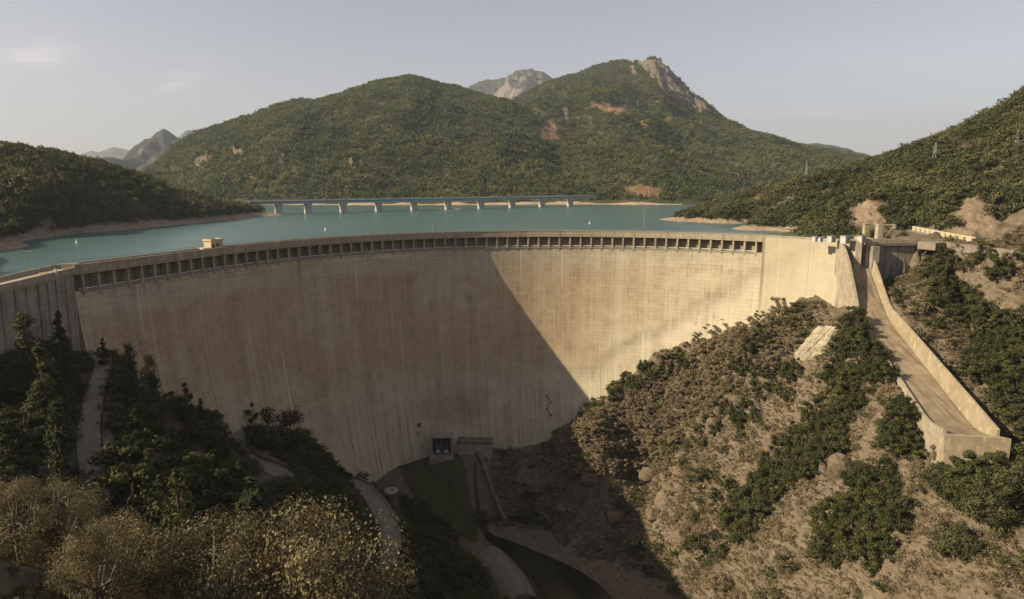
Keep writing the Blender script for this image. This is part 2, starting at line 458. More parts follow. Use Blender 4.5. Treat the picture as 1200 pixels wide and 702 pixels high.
PLASTIC = simple_mat('white_buoy_plastic', (0.75, 0.75, 0.72), (0.6, 0.6, 0.58), 3.0, 0.4)

# ------------------------------------------------------------------ the dam's plan: a nearly circular arch read off its crest
_cp = np.array([(87, 320.8), (106, 319), (143, 313.3), (179.5, 308), (191, 306), (251.5, 299), (288, 295), (336, 290), (394.5, 285), (408, 284), (468, 280.4),
                (530, 278), (590, 277), (638, 276.6), (702.5, 277), (765, 278), (827.5, 280), (889, 282), (950, 286), (1002, 291)])
_cq = at_z(_cp[:, 0], _cp[:, 1], -1.0)
CX, CY = 20.7, 156.4
_ca = np.arctan2(_cq[:, 0] - CX, _cq[:, 1] - CY)
_cr = np.hypot(_cq[:, 0] - CX, _cq[:, 1] - CY)
_pol = np.polyfit(_ca, _cr, 5)
A_L, A_G, A_R = float(_ca[0]), float(R(36.6)), float(_ca[-1])      # left end, end of the gallery, right end
def rad(a): return np.polyval(_pol, np.clip(a, A_L - 0.05, A_R + 0.05))
def dirv(a): return np.stack([np.sin(a), np.cos(a)], -1)
def crest(a, o=0.0):                          # o: metres inwards (downstream)
    a = np.asarray(a, float)
    return np.array([CX, CY]) + dirv(a) * (rad(a) - o)[..., None]
_aa = np.linspace(A_L, A_R, 800)
_pp = crest(_aa)
_ul = np.concatenate([[0], np.cumsum(np.hypot(*np.diff(_pp, axis=0).T))])
def a_of_u(u): return np.interp(u, _ul, _aa)
def u_of_a(a): return np.interp(a, _aa, _ul)
U_G, U_R = float(u_of_a(A_G)), float(_ul[-1])
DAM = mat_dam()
HA = np.radians([-95, -87, -75, -62, -36, -20, -10, 6.5, 27.6, 38, 60])
HH = np.array([34, 42, 56, 70, 93, 99, 95, 80, 58, 44, 40.])
def Hloc(a): return np.interp(a, HA, HH)
KB, PB = 0.17, 2.1
def face_off(a, z):                            # the downstream face steps inwards towards its foot
    u = np.clip(-z / Hloc(a), 0, 1.4)
    k = KB * (1 - 0.45 * sstep(R(20), R(40), a))
    return k * Hloc(a) * u ** PB

# ------------------------------------------------------------------ terrain
def tps_fit(P, reg=0.0015):
    P = np.asarray(P, float); xy, z = P[:, :2] / 100.0, P[:, 2]
    n = len(P); d = np.hypot(xy[:, None, 0] - xy[None, :, 0], xy[:, None, 1] - xy[None, :, 1])
    K = np.where(d > 0, d * d * np.log(d + 1e-12), 0) + reg * np.eye(n)
    Q = np.c_[np.ones(n), xy]
    A = np.zeros((n + 3, n + 3)); A[:n, :n] = K; A[:n, n:] = Q; A[n:, :n] = Q.T
    s = np.linalg.solve(A, np.concatenate([z, np.zeros(3)]))
    return xy, s
def tps_eval(m, X, Y):
    xy, s = m; x, y = X.ravel() / 100.0, Y.ravel() / 100.0
    out = np.empty(len(x)); n = len(xy)
    for i in range(0, len(x), 40000):
        xx, yy = x[i:i + 40000], y[i:i + 40000]
        d2 = (xx[:, None] - xy[None, :, 0]) ** 2 + (yy[:, None] - xy[None, :, 1]) ** 2
        K = 0.5 * d2 * np.log(d2 + 1e-12)
        out[i:i + 40000] = K @ s[:n] + s[n] + s[n + 1] * xx + s[n + 2] * yy
    return out.reshape(X.shape)
def PY(px, py, Y): return list(map(float, at_y(px, py, Y)))
def PZ(px, py, z): return list(map(float, at_z(px, py, z)))

WATER_Z = -6.0
def exact(p):
    """points first measured with a level-camera approximation, put on their true sight lines"""
    x, y, z = p
    if y < 28 or abs(x) > 1.05 * y or z > 12: return (x, y, z)
    q = at_y(600 + FPX * x / y, YH + FPX * (CAMZ - z) / y, y)
    return tuple(float(v) for v in q)
right_hill = [PY(1200, 116, 400), PY(1140, 151, 410), PY(1080, 173, 430), PY(1030, 191, 450), PY(1000, 199, 470), PY(960, 212, 490), PY(900, 225, 505),
              PY(840, 242, 515), PY(800, 255, 520), PY(1250, 88, 390), PY(1300, 68, 370), PY(1400, 28, 340),
              PY(1100, 220, 335), PY(1000, 240, 345), PY(950, 238, 400), PY(1180, 190, 340), PY(1170, 232, 290), PY(1050, 215, 380), PY(900, 240, 440), PY(860, 248, 460),
              PY(1140, 229, 276), PY(1112, 270, 266), PY(1168, 272, 258), PY(1140, 274, 258), PY(1020, 240, 320), PY(1018, 272, 285),
              PZ(1090, 284, 0.8), PZ(1075, 268, 1.2), PZ(1140, 281, 1.0), PZ(1180, 285, 1.5),
              (330, 330, 52), (340, 240, 46), (430, 420, 75), (300, 500, 40), (180, 600, -8), (420, 560, 40), (520, 300, 110),
              PY(1195, 262, 250)]
down = [  # left bank, below and beside the camera
    (0, 0, 17.0), (-40, -40, 34), (60, -50, 8), (-12, 10, 14), (-25, 35, 0.0), (-20, 26, 2.0), (-12, 34, -7.5), (-18, 34, -4), (-5, 30, -6), (8, 45, -19), (0, 14, 6), (-8, 20, 4), (-32, 50, -8), (-10, 52, -16),
    (-45, 75, -26), (-56, 95, -24.5), (-75, 120, -22.5), (-90, 150, -20), (-80, 60, -3), (-60, 40, 2), (-76, 100, -16), (-95, 110, -12), (-100, 128, -13), (-130, 105, 2), (-160, 150, 14),
    (-164, 180, 17), (-200, 100, 38), (-120, 60, 14), (-150, 30, 34), (-220, 20, 70), (-260, 120, 70), (-250, 220, 50), (-110, 0, 32), (-100, -60, 50), (20, 30, -12), (60, 20, -35), (40, 70, -52),
    (-45, 118, -37), (-30, 110, -47), (-50, 150, -47), (-62, 176, -52.5), (-80, 203, -52), (-92, 208, -50), (-52, 190, -63), (-42, 198, -72), (-29, 172, -73), (-20, 140, -70), (-10, 85, -45), (15, 110, -68),
    (-62, 140, -40), (-72, 165, -42),
    (-36, 234, -88), (-26, 242, -87), (-12, 238, -91), (-34, 254, -81.5), (-24, 249, -80), (-14, 254, -79.5), (0, 256, -79.5), (-52, 228, -84), (-20, 204, -90), (0, 178, -93), (12, 140, -94),
    (-9, 229, -96.5), (0, 217, -98), (9, 205, -98), (16, 192, -98.5), (2, 240, -91), (20, 165, -99), (24, 120, -99), (40, 60, -95), (24.5, 207, -96), (7, 220, -96.3),
    # right slope
    (34, 221, -91), (18, 234, -91), PY(652, 532, 250), PY(668, 516, 243), PY(700, 500, 242), PY(690, 546, 233), (44, 238, -80), (40, 205, -94), (61, 246, -60), (76, 244, -45), (89, 238, -34.5), (96, 222, -33.5), (106, 210, -26),
    (78, 206, -57), (62, 202, -75), (77, 176, -63), (92, 186, -43), (94, 168, -41), (84, 150, -54), (91, 138, -47), (75, 150, -67), (81, 118, -53), (64, 172, -80), (48, 190, -93),
    (60, 130, -84), (70, 90, -75), (110, 110, -42), (90, 60, -60), (112, 150, -44), (104, 160, -40), (100, 178, -36),
    PY(1150, 430, 185), (118, 152, -41), (121, 162, -37), PY(1200, 600, 140), PY(1100, 372, 205), PY(1190, 380, 200), PY(1060, 345, 216), PY(1130, 305, 228), PY(1190, 303, 222), PY(1170, 340, 213),
    (220, 200, 18), (200, 140, -8), (250, 100, 5), (170, 100, -30), (300, 180, 45), (150, 60, -45), (200, 20, -25), (160, 170, -14), (129, 221, -12), (140, 222, -9), (127, 213, -15), (152, 226, -5)]
down = [exact(p) if len(p) == 3 and isinstance(p[0], (int, float)) and type(p) is tuple else p for p in down]
_fa = np.radians([-84, -74, -62, -50, -36, -24, -12, 0, 10, 20, 30, 38])
_vis = np.array([-34, -44, -58, -74, -86, -86.5, -86, -81, -67, -53, -43, -36])     # ground level where the face meets it
for a, zf in zip(_fa, _vis):
    p = crest(np.array([a]), float(face_off(np.array([a]), np.array([zf]))[0]) + 1.0)[0]
    down.append((p[0], p[1], zf))
def PO(px, py, z):                           # a place on the lake's surface as seen, with the ground there at z
    q = at_z(px, py, WATER_Z); return [float(q[0]), float(q[1]), z]
shore_r = [PZ(930, 272.5, WATER_Z), PZ(904, 270.8, WATER_Z), PZ(880, 270.2, WATER_Z), PZ(857, 268.4, WATER_Z), PZ(868, 266.2, WATER_Z), PZ(886, 264.6, WATER_Z), PZ(893, 263, WATER_Z), PZ(870, 261.8, WATER_Z), PZ(825, 260.8, WATER_Z), PZ(800, 259.8, WATER_Z),
           PZ(772, 257, WATER_Z), PZ(790, 253.5, WATER_Z), PO(800, 257, -3.6), PO(825, 257.5, -2.0), PO(850, 258, -0.5), PO(885, 259.5, 0.5), PO(880, 268.2, -3.4), PO(905, 267.5, -1.5), PO(858, 264.0, -9), PO(872, 263.9, -8), PO(835, 265, -13), PO(845, 270, -14)]
shore_l = [PZ(-60, 300, WATER_Z), PZ(0, 294, WATER_Z), PZ(36, 287.5, WATER_Z), PZ(50, 279, WATER_Z), PZ(72, 276, WATER_Z), PZ(100, 273, WATER_Z), PZ(140, 270, WATER_Z), PZ(180, 266, WATER_Z), PZ(240, 261, WATER_Z), PZ(275, 257, WATER_Z), PZ(329, 252, WATER_Z), PZ(318, 247, WATER_Z)]
ridge_l = [PY(-60, 175, 390), PY(0, 183, 400), PY(60, 191, 420), PY(100, 198, 440), PY(140, 206, 460), PY(180, 217, 485), PY(220, 230, 505), PY(260, 241, 530), PY(300, 250, 550),
           PY(50, 235, 345), PY(130, 238, 410), PY(0, 240, 330), PY(200, 240, 460), PY(-100, 230, 330), (-700, 500, 30), (-520, 330, 36), (-400, 300, 36), (-360, 520, 14), (-420, 650, -8), (-600, 700, 0), (-430, 430, 30), (-250, 640, -14), (-330, 700, -14)]
bed = [(-60, 300, -30), (30, 320, -32), (110, 310, -20), (60, 390, -34), (-80, 380, -34), (0, 480, -34), (-100, 480, -30), (60, 470, -26), (0, 620, -30), (120, 640, -26), (-130, 600, -26), (-150, 330, -22),
       (-110, 240, -24), (-130, 190, -20), (-150, 215, -16), (-190, 230, -13), (130, 262, -10)]
left_shared = [(-160, 150, 14), (-200, 100, 38), (-250, 220, 40), (-260, 120, 70), (-220, 20, 70), (-165, 185, 6), (-200, 215, 4)]
ups = right_hill + shore_r + shore_l + ridge_l + bed + left_shared + [(118, 262, -3.0), (126, 250, -1.0), (112, 272, -5.0), (120, 285, -2.0), (145, 250, 0.6)]
M_DOWN = tps_fit(down + right_hill)
M_UP = tps_fit(ups)

# dividing line between the two: the dam, its wings and the ends of both
_dl = [(-420, 60), (-200, 120), (-150, 140)]
_ddl = crest(np.linspace(A_L, A_R, 260), -4.0)
_dr = [(134, 234), (165, 244), (220, 262), (420, 330)]
DIV = np.concatenate([_dl, _ddl, _dr])
_seg = np.diff(DIV, axis=0); _sl = np.hypot(_seg[:, 0], _seg[:, 1])
_fine = np.concatenate([DIV[i] + _seg[i] * np.linspace(0, 1, max(2, int(_sl[i] / 2)), endpoint=False)[:, None] for i in range(len(_seg))])
_ftan = np.gradient(_fine, axis=0); _ftan /= np.linalg.norm(_ftan, axis=1)[:, None]
_fnor = np.stack([-_ftan[:, 1], _ftan[:, 0]], 1)        # upstream side positive
_fdam = (np.arange(len(_fine)) * 0).astype(float)
_fdam[:] = [1.0 if np.min(np.hypot(*(_ddl - p).T)) < 2.5 else 0.0 for p in _fine]
def near(line, X, Y):
    X, Y = X.ravel(), Y.ravel(); idx = np.empty(len(X), int); dd = np.empty(len(X))
    for i in range(0, len(X), 20000):
        d2 = (X[i:i + 20000, None] - line[None, :, 0]) ** 2 + (Y[i:i + 20000, None] - line[None, :, 1]) ** 2
        j = d2.argmin(1); idx[i:i + 20000] = j; dd[i:i + 20000] = np.sqrt(d2[np.arange(len(j)), j])
    return idx, dd

# roads: centre lines (x, y, z), half width
ROADS = [
    ([(-96, 158, -19.2), (-91, 152, -20), (-82, 134, -21.5), (-72, 116, -23), (-61, 100, -24.2), (-55, 91, -25), (-49, 81, -26), (-44, 70, -27.5)], 1.75),
    ([(-98, 211, -50.5), (-90, 208, -51.3), (-83, 203, -51.8), (-79, 196, -52.2), (-75.5, 188, -52.6), (-69, 180.5, -53), (-62, 176.5, -53.4), (-57, 172, -54), (-60, 166, -55), (-67, 160, -56.2), (-74, 152, -57)], 2.3),
    ([(-50, 211, -71.6), (-46, 207.5, -71.7), (-43, 203, -71.9), (-38, 195, -72.3), (-33.5, 185, -72.8), (-31, 175, -73.3), (-31, 163, -74), (-35, 150, -75)], 2.5),
]
def dens(pts, step=1.0):
    P = np.array([list(q) for q in pts], float)
    t = np.concatenate([[0], np.cumsum(np.linalg.norm(np.diff(P, axis=0), axis=1))])
    # Catmull-Rom
    out = []
    Q = np.concatenate([[2 * P[0] - P[1]], P, [2 * P[-1] - P[-2]]])
    for i in range(1, len(Q) - 2):
        n = max(2, int((t[i] - t[i - 1]) / step))
        for u in np.linspace(0, 1, n, endpoint=False):
            a, b, c, d = Q[i - 1], Q[i], Q[i + 1], Q[i + 2]
            out.append(0.5 * ((2 * b) + (-a + c) * u + (2 * a - 5 * b + 4 * c - d) * u * u + (-a + 3 * b - 3 * c + d) * u ** 3))
    out.append(P[-1])
    return np.array(out)
ROADL = [(dens([exact(q) for q in p]), hw) for p, hw in ROADS]

# spillway chute: floor centre line from the crest to the flip bucket
CH0 = np.array(PZ(1014, 300, -3.0)); CH1 = np.array(PY(1136, 514, 150))
CHUTE_HW = 4.9
_cht = np.linspace(0, 1, 60)
_e, _m = np.array(at_y(1136, 514, 150)), np.array(at_y(1024, 375, 212))
_cy = np.interp(_cht, [0, 1], [234, 150])
_cx = _e[0] + (_m[0] - _e[0]) / 62.0 * (_cy - 150) - 1.6 * sstep(205, 234, _cy)
_yy = np.linspace(140, 244, 400)
_zz = np.interp(_yy, [140, 150, 158, 212, 226, 234, 244], [_e[2], _e[2], _e[2] - 0.6, _m[2], -8.5, -3.0, -3.0])
_zz = np.convolve(np.pad(_zz, 20, mode='edge'), np.ones(41) / 41, 'valid')
CHL = np.stack([_cx, _cy, np.interp(_cy, _yy, _zz)], 1)

SHORE_RD = [dens([PZ(1086, 284, 0.8), PZ(1112, 283, 0.9), PZ(1150, 288, 1.0), PZ(1200, 293, 1.2)], 2),
            dens([PZ(1120, 281.0, 0.95), PZ(1098, 275.5, 1.1), PZ(1080, 271.5, 1.2), PZ(1066, 268.2, 1.3)], 2)]
def in_poly(px, py, poly):
    px, py = np.asarray(px), np.asarray(py); ins = np.zeros(px.shape, bool)
    n = len(poly)
    for i in range(n):
        x1, y1 = poly[i]; x2, y2 = poly[(i + 1) % n]
        c = ((y1 > py) != (y2 > py)) & (px < (x2 - x1) * (py - y1) / (y2 - y1 + 1e-12) + x1)
        ins ^= c
    return ins

def ground_fn(X, Y):
    zd = tps_eval(M_DOWN, X, Y); zu = tps_eval(M_UP, X, Y)
    # rock relief on the downstream slopes
    rf = np.clip((zd + 106) / 6, 0, 1)
    slope_right = sstep(25, 60, X) * sstep(-10, 40, Y)
    wx, wy = X + 6 * pnoise(X / 23, Y / 23, 2), Y + 6 * pnoise(X / 23, Y / 23, 3)
    zd = zd + rf * (0.9 + 1.5 * slope_right) * fbm(wx / 26, wy / 26, 4, 1)
    rib = ridged((wx * 0.8 + wy * 0.6) / 30, (wy * 0.8 - wx * 0.6) / 46, 4, 4)
    zd = zd + rf * slope_right * 4.2 * (rib - 0.5)
    zd = zd + rf * slope_right * 1.5 * (ridged((wx * .5 - wy * .86) / 9, (wx * .86 + wy * .5) / 15, 3, 14) - 0.4)
    zd = zd + rf * (0.3 + 0.45 * slope_right) * fbm(X / 4.0, Y / 4.0, 4, 9)
    zd = np.maximum(zd, -107.5)
    zu = zu + np.clip((zu + 7) / 8, 0.12, 1) * (2.2 * fbm(X / 45, Y / 45, 4, 12) + 0.5 * fbm(X / 7, Y / 7, 3, 13))
    i, d = near(_fine, X, Y)
    sd = ((X.ravel() - _fine[i, 0]) * _fnor[i, 0] + (Y.ravel() - _fine[i, 1]) * _fnor[i, 1]).reshape(X.shape)
    dm = _fdam[i].reshape(X.shape)
    w1 = np.where(dm > 0.5, sstep(-2, 1.0, sd), np.where(X > 105, sstep(-4, 6, sd), sstep(-14, 14, sd)))
    z = zd * (1 - w1) + zu * w1
    # flat places
    for ln, hw in ROADL + [(q, 2.2) for q in SHORE_RD]:
        i, d = near(ln[:, :2], X, Y); d = d.reshape(X.shape); zr = ln[i, 2].reshape(X.shape) - 0.25
        # the ground drops away on the valley side and is cut on the hill side
        k = 1 - sstep(hw + 0.8, hw + 5.0, d)
        z = z * (1 - k) + zr * k
    pit = (Y < 233.5) & (Y > 200) & (X > 119) & (X < 146)
    z = np.where(pit, np.minimum(z, np.interp(X, [119, 126, 136, 142, 146], [-15, -13, -9.5, -5, 0]) + 0.7 * fbm(X / 5, Y / 5, 3, 44)), z)
    i, d = near(CHL[:, :2], X, Y); d = d.reshape(X.shape); zr = CHL[i, 2].reshape(X.shape) - 0.8
    k = 1 - sstep(CHUTE_HW + 1.5, CHUTE_HW + 8, d)
    endk = np.interp(i, [0, 14, 22, 46, 56, 59], [0, 0, 1.0, 1.0, 0.0, 0.0]).reshape(X.shape)
    d_ = np.where(i.reshape(X.shape) < 20, 0.3, 0.2)
    sidez = zr + 1.3 - 0.25 * (d - CHUTE_HW)
    tgt = np.where(d < CHUTE_HW + 1.0, np.minimum(z, zr), np.where(z > sidez, sidez + 0.5 * (z - sidez), sidez * endk + z * (1 - endk)))
    z = z * (1 - k) + tgt * k
    return z

_az = np.radians(np.concatenate([np.arange(-180, -46, 2.0), np.arange(-46, 42.01, 0.16), np.arange(44, 180, 2.0)]))
_rr = [3.0]
while _rr[-1] < 820: _rr.append(_rr[-1] * (1.0078 if _rr[-1] > 28 else 1.03))
_rr = np.array(_rr)
GA, GR = np.meshgrid(_az, _rr)
GX, GY = np.sin(GA) * GR, np.cos(GA) * GR
GZ = ground_fn(GX, GY)
_k = sstep(660, 800, GR)
GZ = GZ * (1 - _k) + np.minimum(GZ, -24) * _k
NA, NR = len(_az), len(_rr)
_lr = np.log(_rr)
def gz(X, Y):
    """height of the built ground"""
    X, Y = np.asarray(X, float), np.asarray(Y, float)
    a = np.arctan2(X, Y); r = np.log(np.clip(np.hypot(X, Y), _rr[0], _rr[-1]))
    fi = np.interp(a, _az, np.arange(NA)); fj = np.interp(r, _lr, np.arange(NR))
    i = np.clip(fi.astype(int), 0, NA - 2); j = np.clip(fj.astype(int), 0, NR - 2); u, v = fi - i, fj - j
    return (GZ[j, i] * (1 - u) + GZ[j, i + 1] * u) * (1 - v) + (GZ[j + 1, i] * (1 - u) + GZ[j + 1, i + 1] * u) * v
def hit(px, py, t0=15.0, t1=780.0, step=0.006):
    """first point of the ground on the sight lines"""
    px, py = np.atleast_1d(px).astype(float), np.atleast_1d(py).astype(float)
    d = raydir(px, py); d = d / np.linalg.norm(d, axis=1)[:, None]
    t = np.full(len(px), t0); done = np.zeros(len(px), bool); res = np.full((len(px), 3), np.nan)
    tv = t0
    while tv < t1:
        P = d * tv + np.array([0, 0, CAMZ])
        z = gz(P[:, 0], P[:, 1])
        new = (~done) & (P[:, 2] <= z)
        if new.any():
            res[new] = np.stack([P[new, 0], P[new, 1], z[new]], 1); done |= new
        if done.all(): break
        tv *= 1 + step
    return res

# ground cover: bare rock, reddish earth, green grass
GPX, GPY = to_px(np.stack([GX, GY, GZ], -1))
gyz, gxz = np.gradient(GZ)
dzr = np.gradient(GZ, axis=0) / np.gradient(GR, axis=0)
dza = np.gradient(GZ, axis=1) / (np.gradient(GA, axis=1) * GR)
SL = np.hypot(dzr, dza)
cov_rock = sstep(0.65, 1.35, SL + 0.5 * fbm(GX / 9, GY / 9, 3, 21)) * sstep(20, 40, GX)
cliff1 = in_poly(GPX, GPY, [(1108, 278), (1118, 255), (1130, 236), (1140, 229), (1150, 236), (1160, 250), (1178, 268), (1178, 285)]) & (GY > 240)
cliff2 = in_poly(GPX, GPY, [(998, 262), (1005, 240), (1018, 234), (1030, 246), (1040, 262)]) & (GY > 270)
cov_rock = np.maximum(cov_rock, 0.9 * (cliff1 | cliff2))
_cl = np.maximum(cliff1, cliff2)
GZ += _cl * (2.2 * (ridged(GX / 6 + GZ / 9, GY / 14 + GZ / 5, 4, 33) - 0.7) + 0.8 * fbm(GX / 2.2, GZ / 2.2, 3, 34))
shore_rock = (GY > 255) * sstep(0.0, -4.5, GZ + 1.3 * fbm(GX / 14, GY / 14, 3, 31)) * (GZ > -8)
cov_soil = np.clip(shore_rock + 0.6 * cliff2 + 0.35 * cliff1, 0, 1)
LAWN = [tuple(at_z(a_, b_, -96.0)[:2]) for a_, b_ in ((452, 563), (470, 553), (500, 549), (533, 555), (546, 576), (561, 603), (556, 612), (520, 603), (484, 590))]
lawn = in_poly(GX, GY, LAWN) * 1.0
riverbed = sstep(-99.0, -102, GZ) * (GX > -14) * (1 - lawn)
cov_rock = np.clip(cov_rock + 0.8 * riverbed, 0, 1)
idx = np.arange(NA * NR).reshape(NR, NA)
idx = np.concatenate([idx, idx[:, :1]], 1)
_F = np.stack([idx[:-1, :-1], idx[:-1, 1:], idx[1:, 1:], idx[1:, :-1]], -1).reshape(-1, 4)[:, ::-1]
col = np.stack([cov_rock, cov_soil, lawn, np.ones_like(cov_rock)], -1).reshape(-1, 4)

def mat_ground():
    k = NT('hillside_ground', 0.95); p = k.pos()
    at = k.n.new('ShaderNodeAttribute'); at.attribute_name = 'cover'
    s = k.n.new('ShaderNodeSeparateColor'); k.l.new(at.outputs['Color'], s.inputs[0])
    n1 = k.noise(p, 0.06, 6, 0.65); n2 = k.noise(p, 0.5, 6, 0.65); n3 = k.noise(p, 2.6, 5, 0.7)
    grass = k.mix(k.rng(n2, 0.35, 0.65), (0.088, 0.070, 0.046), (0.150, 0.118, 0.077))
    grass = k.mix(k.rng(n1, 0.42, 0.62, 0, 0.8), grass, (0.148, 0.102, 0.066))
    grass = k.mix(k.rng(n3, 0.55, 0.75, 0, 0.55), grass, (0.085, 0.085, 0.04))
    grass = k.mix(k.rng(n3, 0.42, 0.25, 0, 0.5), grass, (0.215, 0.16, 0.105))
    cr = k.voronoi(k.mapping(p, (0.5, 0.5, 0.9), rot=(0.3, 0.2, 0.4)), 1.0, 'DISTANCE_TO_EDGE')
    rock = k.mix(k.rng(k.noise(k.mapping(p, (1, 1, 2.2)), 0.6, 7, 0.7), 0.33, 0.68), (0.10, 0.078, 0.057), (0.24, 0.185, 0.135))
    rock = k.mix(k.rng(cr, 0.0, 0.06, 0.45, 0), rock, (0.09, 0.07, 0.05))
    soil = k.mix(k.rng(n2, 0.35, 0.65), (0.25, 0.175, 0.115), (0.37, 0.29, 0.205))
    soil = k.mix(k.rng(n3, 0.5, 0.7, 0, 0.5), soil, (0.22, 0.15, 0.10))
    lawnc = k.mix(k.rng(n2, 0.3, 0.7), (0.042, 0.046, 0.02), (0.085, 0.078, 0.036))
    c = k.mix(k.math('ADD', s.outputs[0], k.rng(n2, 0.3, 0.7, -0.25, 0.25), clamp=True), grass, rock)
    c = k.mix(k.math('ADD', s.outputs[1], k.math('MULTIPLY', s.outputs[1], k.rng(n2, 0.3, 0.7, -0.5, 0.3)), clamp=True), c, soil)
    c = k.mix(s.outputs[2], c, lawnc)
    k.color(c)
    k.bump(k.math('ADD', n2, k.math('MULTIPLY', n3, 0.6)), 0.7, 0.5)
    return k.m
GROUND = mat_ground()
me = mesh_np('ground', np.stack([GX, GY, GZ], -1).reshape(-1, 3), _F, GROUND, True, attrs={'cover': ('POINT', 'FLOAT_COLOR', col)})
ground = structure(link('ground', me))

# the country beyond, out to the horizon, below the lake and the hills
PLAIN = simple_mat('distant_plain', (0.10, 0.095, 0.06), (0.07, 0.07, 0.045), 0.01)
k = MB(); th = np.linspace(0, 2 * np.pi, 73)[:-1]
k.loft([[(r * math.sin(t), r * math.cos(t), z) for t in th] for r, z in ((760, -60), (900, -42), (1600, -40), (4000, -30), (9900, -30))], True)
structure(k.build('terrain', PLAIN, smooth=True))

# ------------------------------------------------------------------ water
def mat_water(name, base, rough, sc, bump):
    k = NT(name, rough); p = k.pos()
    k.b.inputs['IOR'].default_value = 1.33; k.b.inputs['Specular IOR Level'].default_value = 0.5
    n1 = k.noise(k.mapping(p, (0.010, 0.03, 0.02)), 1.0, 4, 0.6)
    k.color(k.mix(k.rng(n1, 0.35, 0.68), base, tuple(q * 1.22 for q in base)))
    n2 = k.noise(k.mapping(p, (sc, sc * 1.8, sc)), 1.0, 4, 0.6)
    n3 = k.noise(k.mapping(p, (sc * 0.12, sc * 0.2, sc)), 1.0, 3, 0.6)
    k.bump(k.math('MULTIPLY_ADD', n3, 1.4, n2), bump, 0.35)
    return k.m
LAKE = mat_water('lake_water', (0.056, 0.112, 0.106), 0.24, 0.5, 0.35)
RIVER = mat_water('river_water', (0.014, 0.016, 0.009), 0.12, 0.6, 0.12)
_wp = crest(np.linspace(A_L, A_R, 90), -3.5)
near_edge = np.concatenate([[(-900, -60), (-420, 60), (-230, 118), (-150, 148)], _wp, [(130, 250), (240, 300), (900, 420)]])
k = MB()
far_edge = np.stack([np.interp(np.arange(len(near_edge)), [0, 4, 94, len(near_edge) - 1], [-1800, -900, 700, 1800]), np.full(len(near_edge), 1250.0)], 1)
rows = [np.c_[near_edge * (1 - t) + far_edge * t, np.full(len(near_edge), WATER_Z)] for t in (0, .02, .05, .1, .18, .3, .5, .75, 1)]
k.loft([list(r) for r in rows])
structure(k.build('lake_water', LAKE, smooth=True))
k = MB()
RIVER_Z = -103.6
rv = np.array([(-13.5, 249, 0.4), (-13.2, 244, 0.5), (-12, 238, 0.6), (-10.5, 232, 0.9), (-7, 226, 1.6), (0, 219, 3.0), (8, 209, 5.6), (14, 200, 8), (18, 190, 10), (21, 172, 13), (24, 155, 15), (26, 130, 16), (28, 100, 15), (38, 60, 14)], float)
rv[:, :2] = [exact((q[0], q[1], z_))[:2] for q, z_ in zip(rv, [-86, -88, -91, -94, -96, -96.5, -97, -97, -97, -97, -97, -97, -97, -97])]
rv = dens(rv, 2.0)
tg = np.gradient(rv[:, :2], axis=0); tg /= np.linalg.norm(tg, axis=1)[:, None]; nr = np.stack([-tg[:, 1], tg[:, 0]], 1)
zr = np.maximum(gz(rv[:, 0], rv[:, 1]) + 0.22, RIVER_Z); zr[rv[:, 1] < 224] = RIVER_Z; zr = np.minimum.accumulate(zr)
k = MB()
k.loft([[(*(rv[i, :2] + nr[i] * rv[i, 2] * q), zr[i]) for q in (1, 0.3, -0.3, -1)] for i in range(len(rv))])
structure(k.build('river_water', RIVER, smooth=True))

# ------------------------------------------------------------------ far mountains, each a sheet from its foot over its ridge
def mountain(name, mat, ridge, foot_y, back, amp=30.0, expo=1.5, seed=0, nt=110, dpx=1.6, foot_z=-7.0, sc=260.0, jag=0.0, bare=None):
    """ridge: (px, py, distance) along the skyline; foot_y(px): distance of the foot; the skyline is kept"""
    r = np.array(ridge, float)
    px = np.arange(r[0, 0], r[-1, 0] + 0.1, dpx)
    py = smooth_interp(px, r[:, 0], r[:, 1], 5); Y = smooth_interp(px, r[:, 0], r[:, 2], 5)
    py = py + 1.2 * fbm(px / 14, px * 0 + seed, 3, seed) + jag * fbm(px / 6, px * 0 + seed, 3, seed + 3)
    top = at_y(px, py, Y)
    fy = foot_y(px) if callable(foot_y) else np.full(len(px), float(foot_y))
    dirx = top[:, 0] / top[:, 1]
    t = np.concatenate([np.linspace(0, 1, nt), 1 + np.linspace(0, 1, 14)[1:] * back])
    T = t[:, None]
    YY = fy[None] + (Y - fy)[None] * T
    XX = dirx[None] * YY
    tc = np.clip(T, 0, 1)
    prof = 1 - (1 - tc) ** expo
    Z = foot_z + (top[None, :, 2] - foot_z) * prof
    over = np.clip(T - 1, 0, 9)
    Z = Z - (top[None, :, 2] - foot_z) * np.minimum(over / back, 1) ** 1.3 * 1.1
    env = np.clip(np.sin(np.pi * np.clip(tc, 0, 1) ** 0.8), 0, 1) * (T <= 1)
    Z = Z + env * amp * (0.9 * (ridged(XX / sc, YY / (sc * 1.6), 4, seed + 2) - 0.6) + 0.5 * fbm(XX / (sc * .35), YY / (sc * .35), 3, seed + 4))
    if bare is not None:
        cl_ = sstep(0.6, 1.0, bare_mask(np.stack([XX, YY, Z], -1)))
        Z = Z + cl_ * 11 * (ridged(XX / 38, YY / 90, 4, seed + 8) - 0.6)
    n, m = Z.shape
    ii = np.arange(n * m).reshape(n, m)
    F = np.stack([ii[:-1, :-1], ii[:-1, 1:], ii[1:, 1:], ii[1:, :-1]], -1).reshape(-1, 4)
    P = np.stack([XX, YY, Z], -1)
    at = None
    if bare is not None:
        bq = bare_mask(P).reshape(-1)
        at = {'bare': ('POINT', 'FLOAT', bq)}
    o = structure(link(name, mesh_np(name, P.reshape(-1, 3), F, mat, True, attrs=at)))
    return o, P, n * 0 + nt
